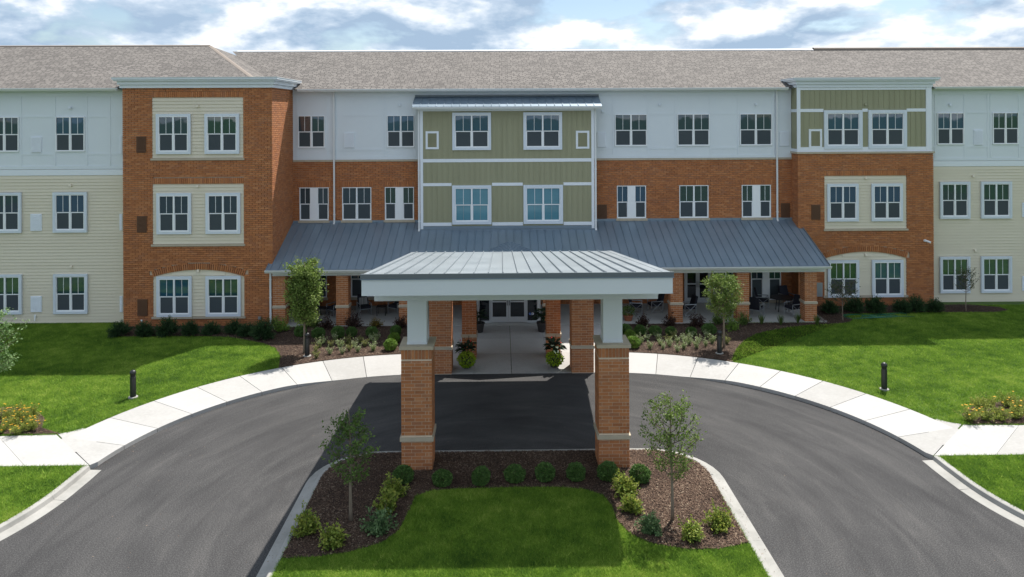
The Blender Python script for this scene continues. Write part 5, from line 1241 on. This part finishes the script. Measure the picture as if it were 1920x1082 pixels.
# ---- porch furniture
def chair_parts():
    out = []
    f = MB(); r_ = .018
    for sx in (-.30, .30):
        f.tube([(sx, -.30, 0), (sx, -.30, .62)], r_, 6); f.tube([(sx, .30, 0), (sx, .34, .62)], r_, 6); f.tube([(sx, -.31, .62), (sx, .35, .62)], .022, 6)
        f.tube([(sx, -.30, .10), (sx, .31, .60)], .011, 5); f.tube([(sx, -.30, .60), (sx, .31, .10)], .011, 5); f.tube([(sx, -.30, .08), (sx, .30, .08)], .012, 5)
    f.tube([(-.30, -.30, .36), (.30, -.30, .36)], r_, 6); f.tube([(-.30, .30, .36), (.30, .30, .36)], r_, 6)
    out.append(('frame', f, 'grey_metal'))
    c = MB(); c.box(-.275, .275, -.31, .28, .37, .50); out.append(('seat_cushion', c, 'cushion'))
    c = MB(); c.hexa([(-.275, .20, .50), (.275, .20, .50), (.275, .33, .47), (-.275, .33, .47), (-.255, .36, 1.02), (.255, .36, 1.02), (.255, .46, 1.0), (-.255, .46, 1.0)]); out.append(('back_cushion', c, 'cushion'))
    return out
CH = [(n, b.mesh(n, m_)) for n, b, m_ in chair_parts()]
def chair(x, y, rot, label, grp='cushioned chairs on the porch', pillow=False):
    r = thing('porch_chair', label, 'chair', (x, y, .15), grp); r.rotation_euler.z = rot
    for n, me in CH: link(n, me, r)
    if pillow:
        p = MB(); p.hexa([(-.22, .10, .52), (.22, .10, .52), (.22, .20, .51), (-.22, .20, .51), (-.20, .22, .86), (.20, .22, .86), (.20, .31, .84), (-.20, .31, .84)]); link('pillow', p.mesh('pillow', 'cushion_stripe'), r)
def round_table(x, y, label, R=.62, h=.73):
    r = thing('porch_table', label, 'table', (x, y, .15), None); b = MB(); b.lathe([(R - .02, h - .04), (R, h - .035), (R, h - .005), (R - .01, h)], 0, 0, 28); link('tabletop', b.mesh('tabletop', 'black_metal'), r)
    for k in range(4): t = k*math.pi/2 + .7; b = MB(); b.tube([(math.cos(t)*R*.62, math.sin(t)*R*.62, 0), (math.cos(t)*R*.5, math.sin(t)*R*.5, h - .04)], .022, 6); link('leg', b.mesh('leg', 'black_metal'), r)
def side_table(x, y, label):
    r = thing('side_table', label, 'table', (x, y, .15)); b = MB(); b.box(-.26, .26, -.26, .26, .42, .46); link('tabletop', b.mesh('tabletop', 'black_metal'), r)
    for sx in (-.22, .22):
        for sy in (-.22, .22): b = MB(); b.box(sx - .02, sx + .02, sy - .02, sy + .02, 0, .42); link('leg', b.mesh('leg', 'black_metal'), r)
pxy = lambda px, py: gnd(px, py, .15)
def pc(px, py, rot, label, **k): x, y = pxy(px, py); chair(x, y, rot, label, **k)
tx, ty = pxy(1467, 583); round_table(tx, ty, 'dark round table among chairs near the end pillar of the porch')
pc(1430, 577, 1.3, 'cushioned metal chair with pale crossed side frame pulled up to the round table')
pc(1487, 591, -1.2, 'cushioned metal chair between the round table and the end pillar')
pc(1418, 592, 2.5, 'cushioned metal chair beside the middle pillar near the round table')
pc(1290, 591, -1.4, 'cushioned metal chair beside the pillar by the glazed porch doors')
pc(1476, 573, .3, 'cushioned metal chair behind the round table, back to the wall')
pc(1361, 588, 1.5, 'cushioned metal chair behind the ball crown of the pear tree')
pc(1193, 588, 1.4, 'cushioned metal chair by the purple shrubs next to the entrance, facing another')
pc(1228, 585, -1.4, 'cushioned metal chair facing another beside the pillar nearest the glazed porch doors')
pc(683, 590, .45, 'porch chair with striped pillow beside a small side table', pillow=True)
pc(743, 588, -.5, 'porch chair at the side table opposite the striped pillow', pillow=False)
x, y = pxy(716, 590); side_table(x, y, 'small square side table between two porch chairs, striped pillow beside it')
x, y = pxy(607, 593); side_table(x, y, 'small square side table behind the dense pear tree')
pc(628, 592, -.7, 'porch chair half hidden by the porch pillar and shrubs')
pc(585, 590, .6, 'porch chair hidden behind the dense pear crown')

# ---- garden hose coiled on the lawn
h_ = MB(); cx, cy = gnd(1640, 594); pts = []
for i in range(150):
    t = i*.30; rr = .55 + .5*math.sin(i*.11) + .18*math.sin(i*.37); pts.append((cx + 1.35*rr*math.cos(t) + .02*(i - 75)*.3, cy + .42*rr*math.sin(t*1.02), .17 + .03*math.sin(i*.9)))
pts += [(cx + 1.6, cy - .1, .16), (cx + 2.0, cy - .15, .16)]
h_.tube(pts, .016, 5); o = h_.build('garden_hose', 'hose'); tag(o, 'tangled green garden hose lying on the shaded lawn edge', 'hose')

# ---- leaf litter and grit on the drive and along the kerbs
n = 700; x, y = rng.uniform(-13, 13, n), rng.uniform(16.8, 30.4, n); k = (np.abs(x) < kerb_half(y) - .15) & ~((np.abs(x) < IX + .05) & (y < IY + .05)); x, y = x[k], y[k]; z = np.full(len(x), .006)
t_ = rng.uniform(0, np.pi, 260); ex = np.sign(rng.uniform(-1, 1, 260))*(AC + (AR - rng.exponential(.12, 260) - .03)*np.sin(t_/2)); ey = AY + (AR - .03 - rng.exponential(.10, 260))*np.cos(t_/2)
yy = rng.uniform(16.8, 21.5, 120); xx = np.sign(rng.uniform(-1, 1, 120))*(IX - rng.uniform(.02, .24, 120))
x = np.concatenate([x, ex, xx]); y = np.concatenate([y, ey, yy]); z = np.concatenate([z, np.full(260, .006), np.full(120, .026)])
P = np.stack([x, y, z], -1); V = leaf_quads(P, np.tile([0., 0., .0], (len(P), 1)), .035, .6, .6, 3); V[:, 2] = np.repeat(z, 4) + np.abs(V[:, 2] - np.repeat(z, 4))*.25
o = link('leaf_litter', leaf_mesh('leaf_litter', V, 'mulch', rng.uniform(.3, 1, len(P))), kind='stuff'); tag(o, 'scattered dry leaf bits and grit on the drive', 'leaf litter')
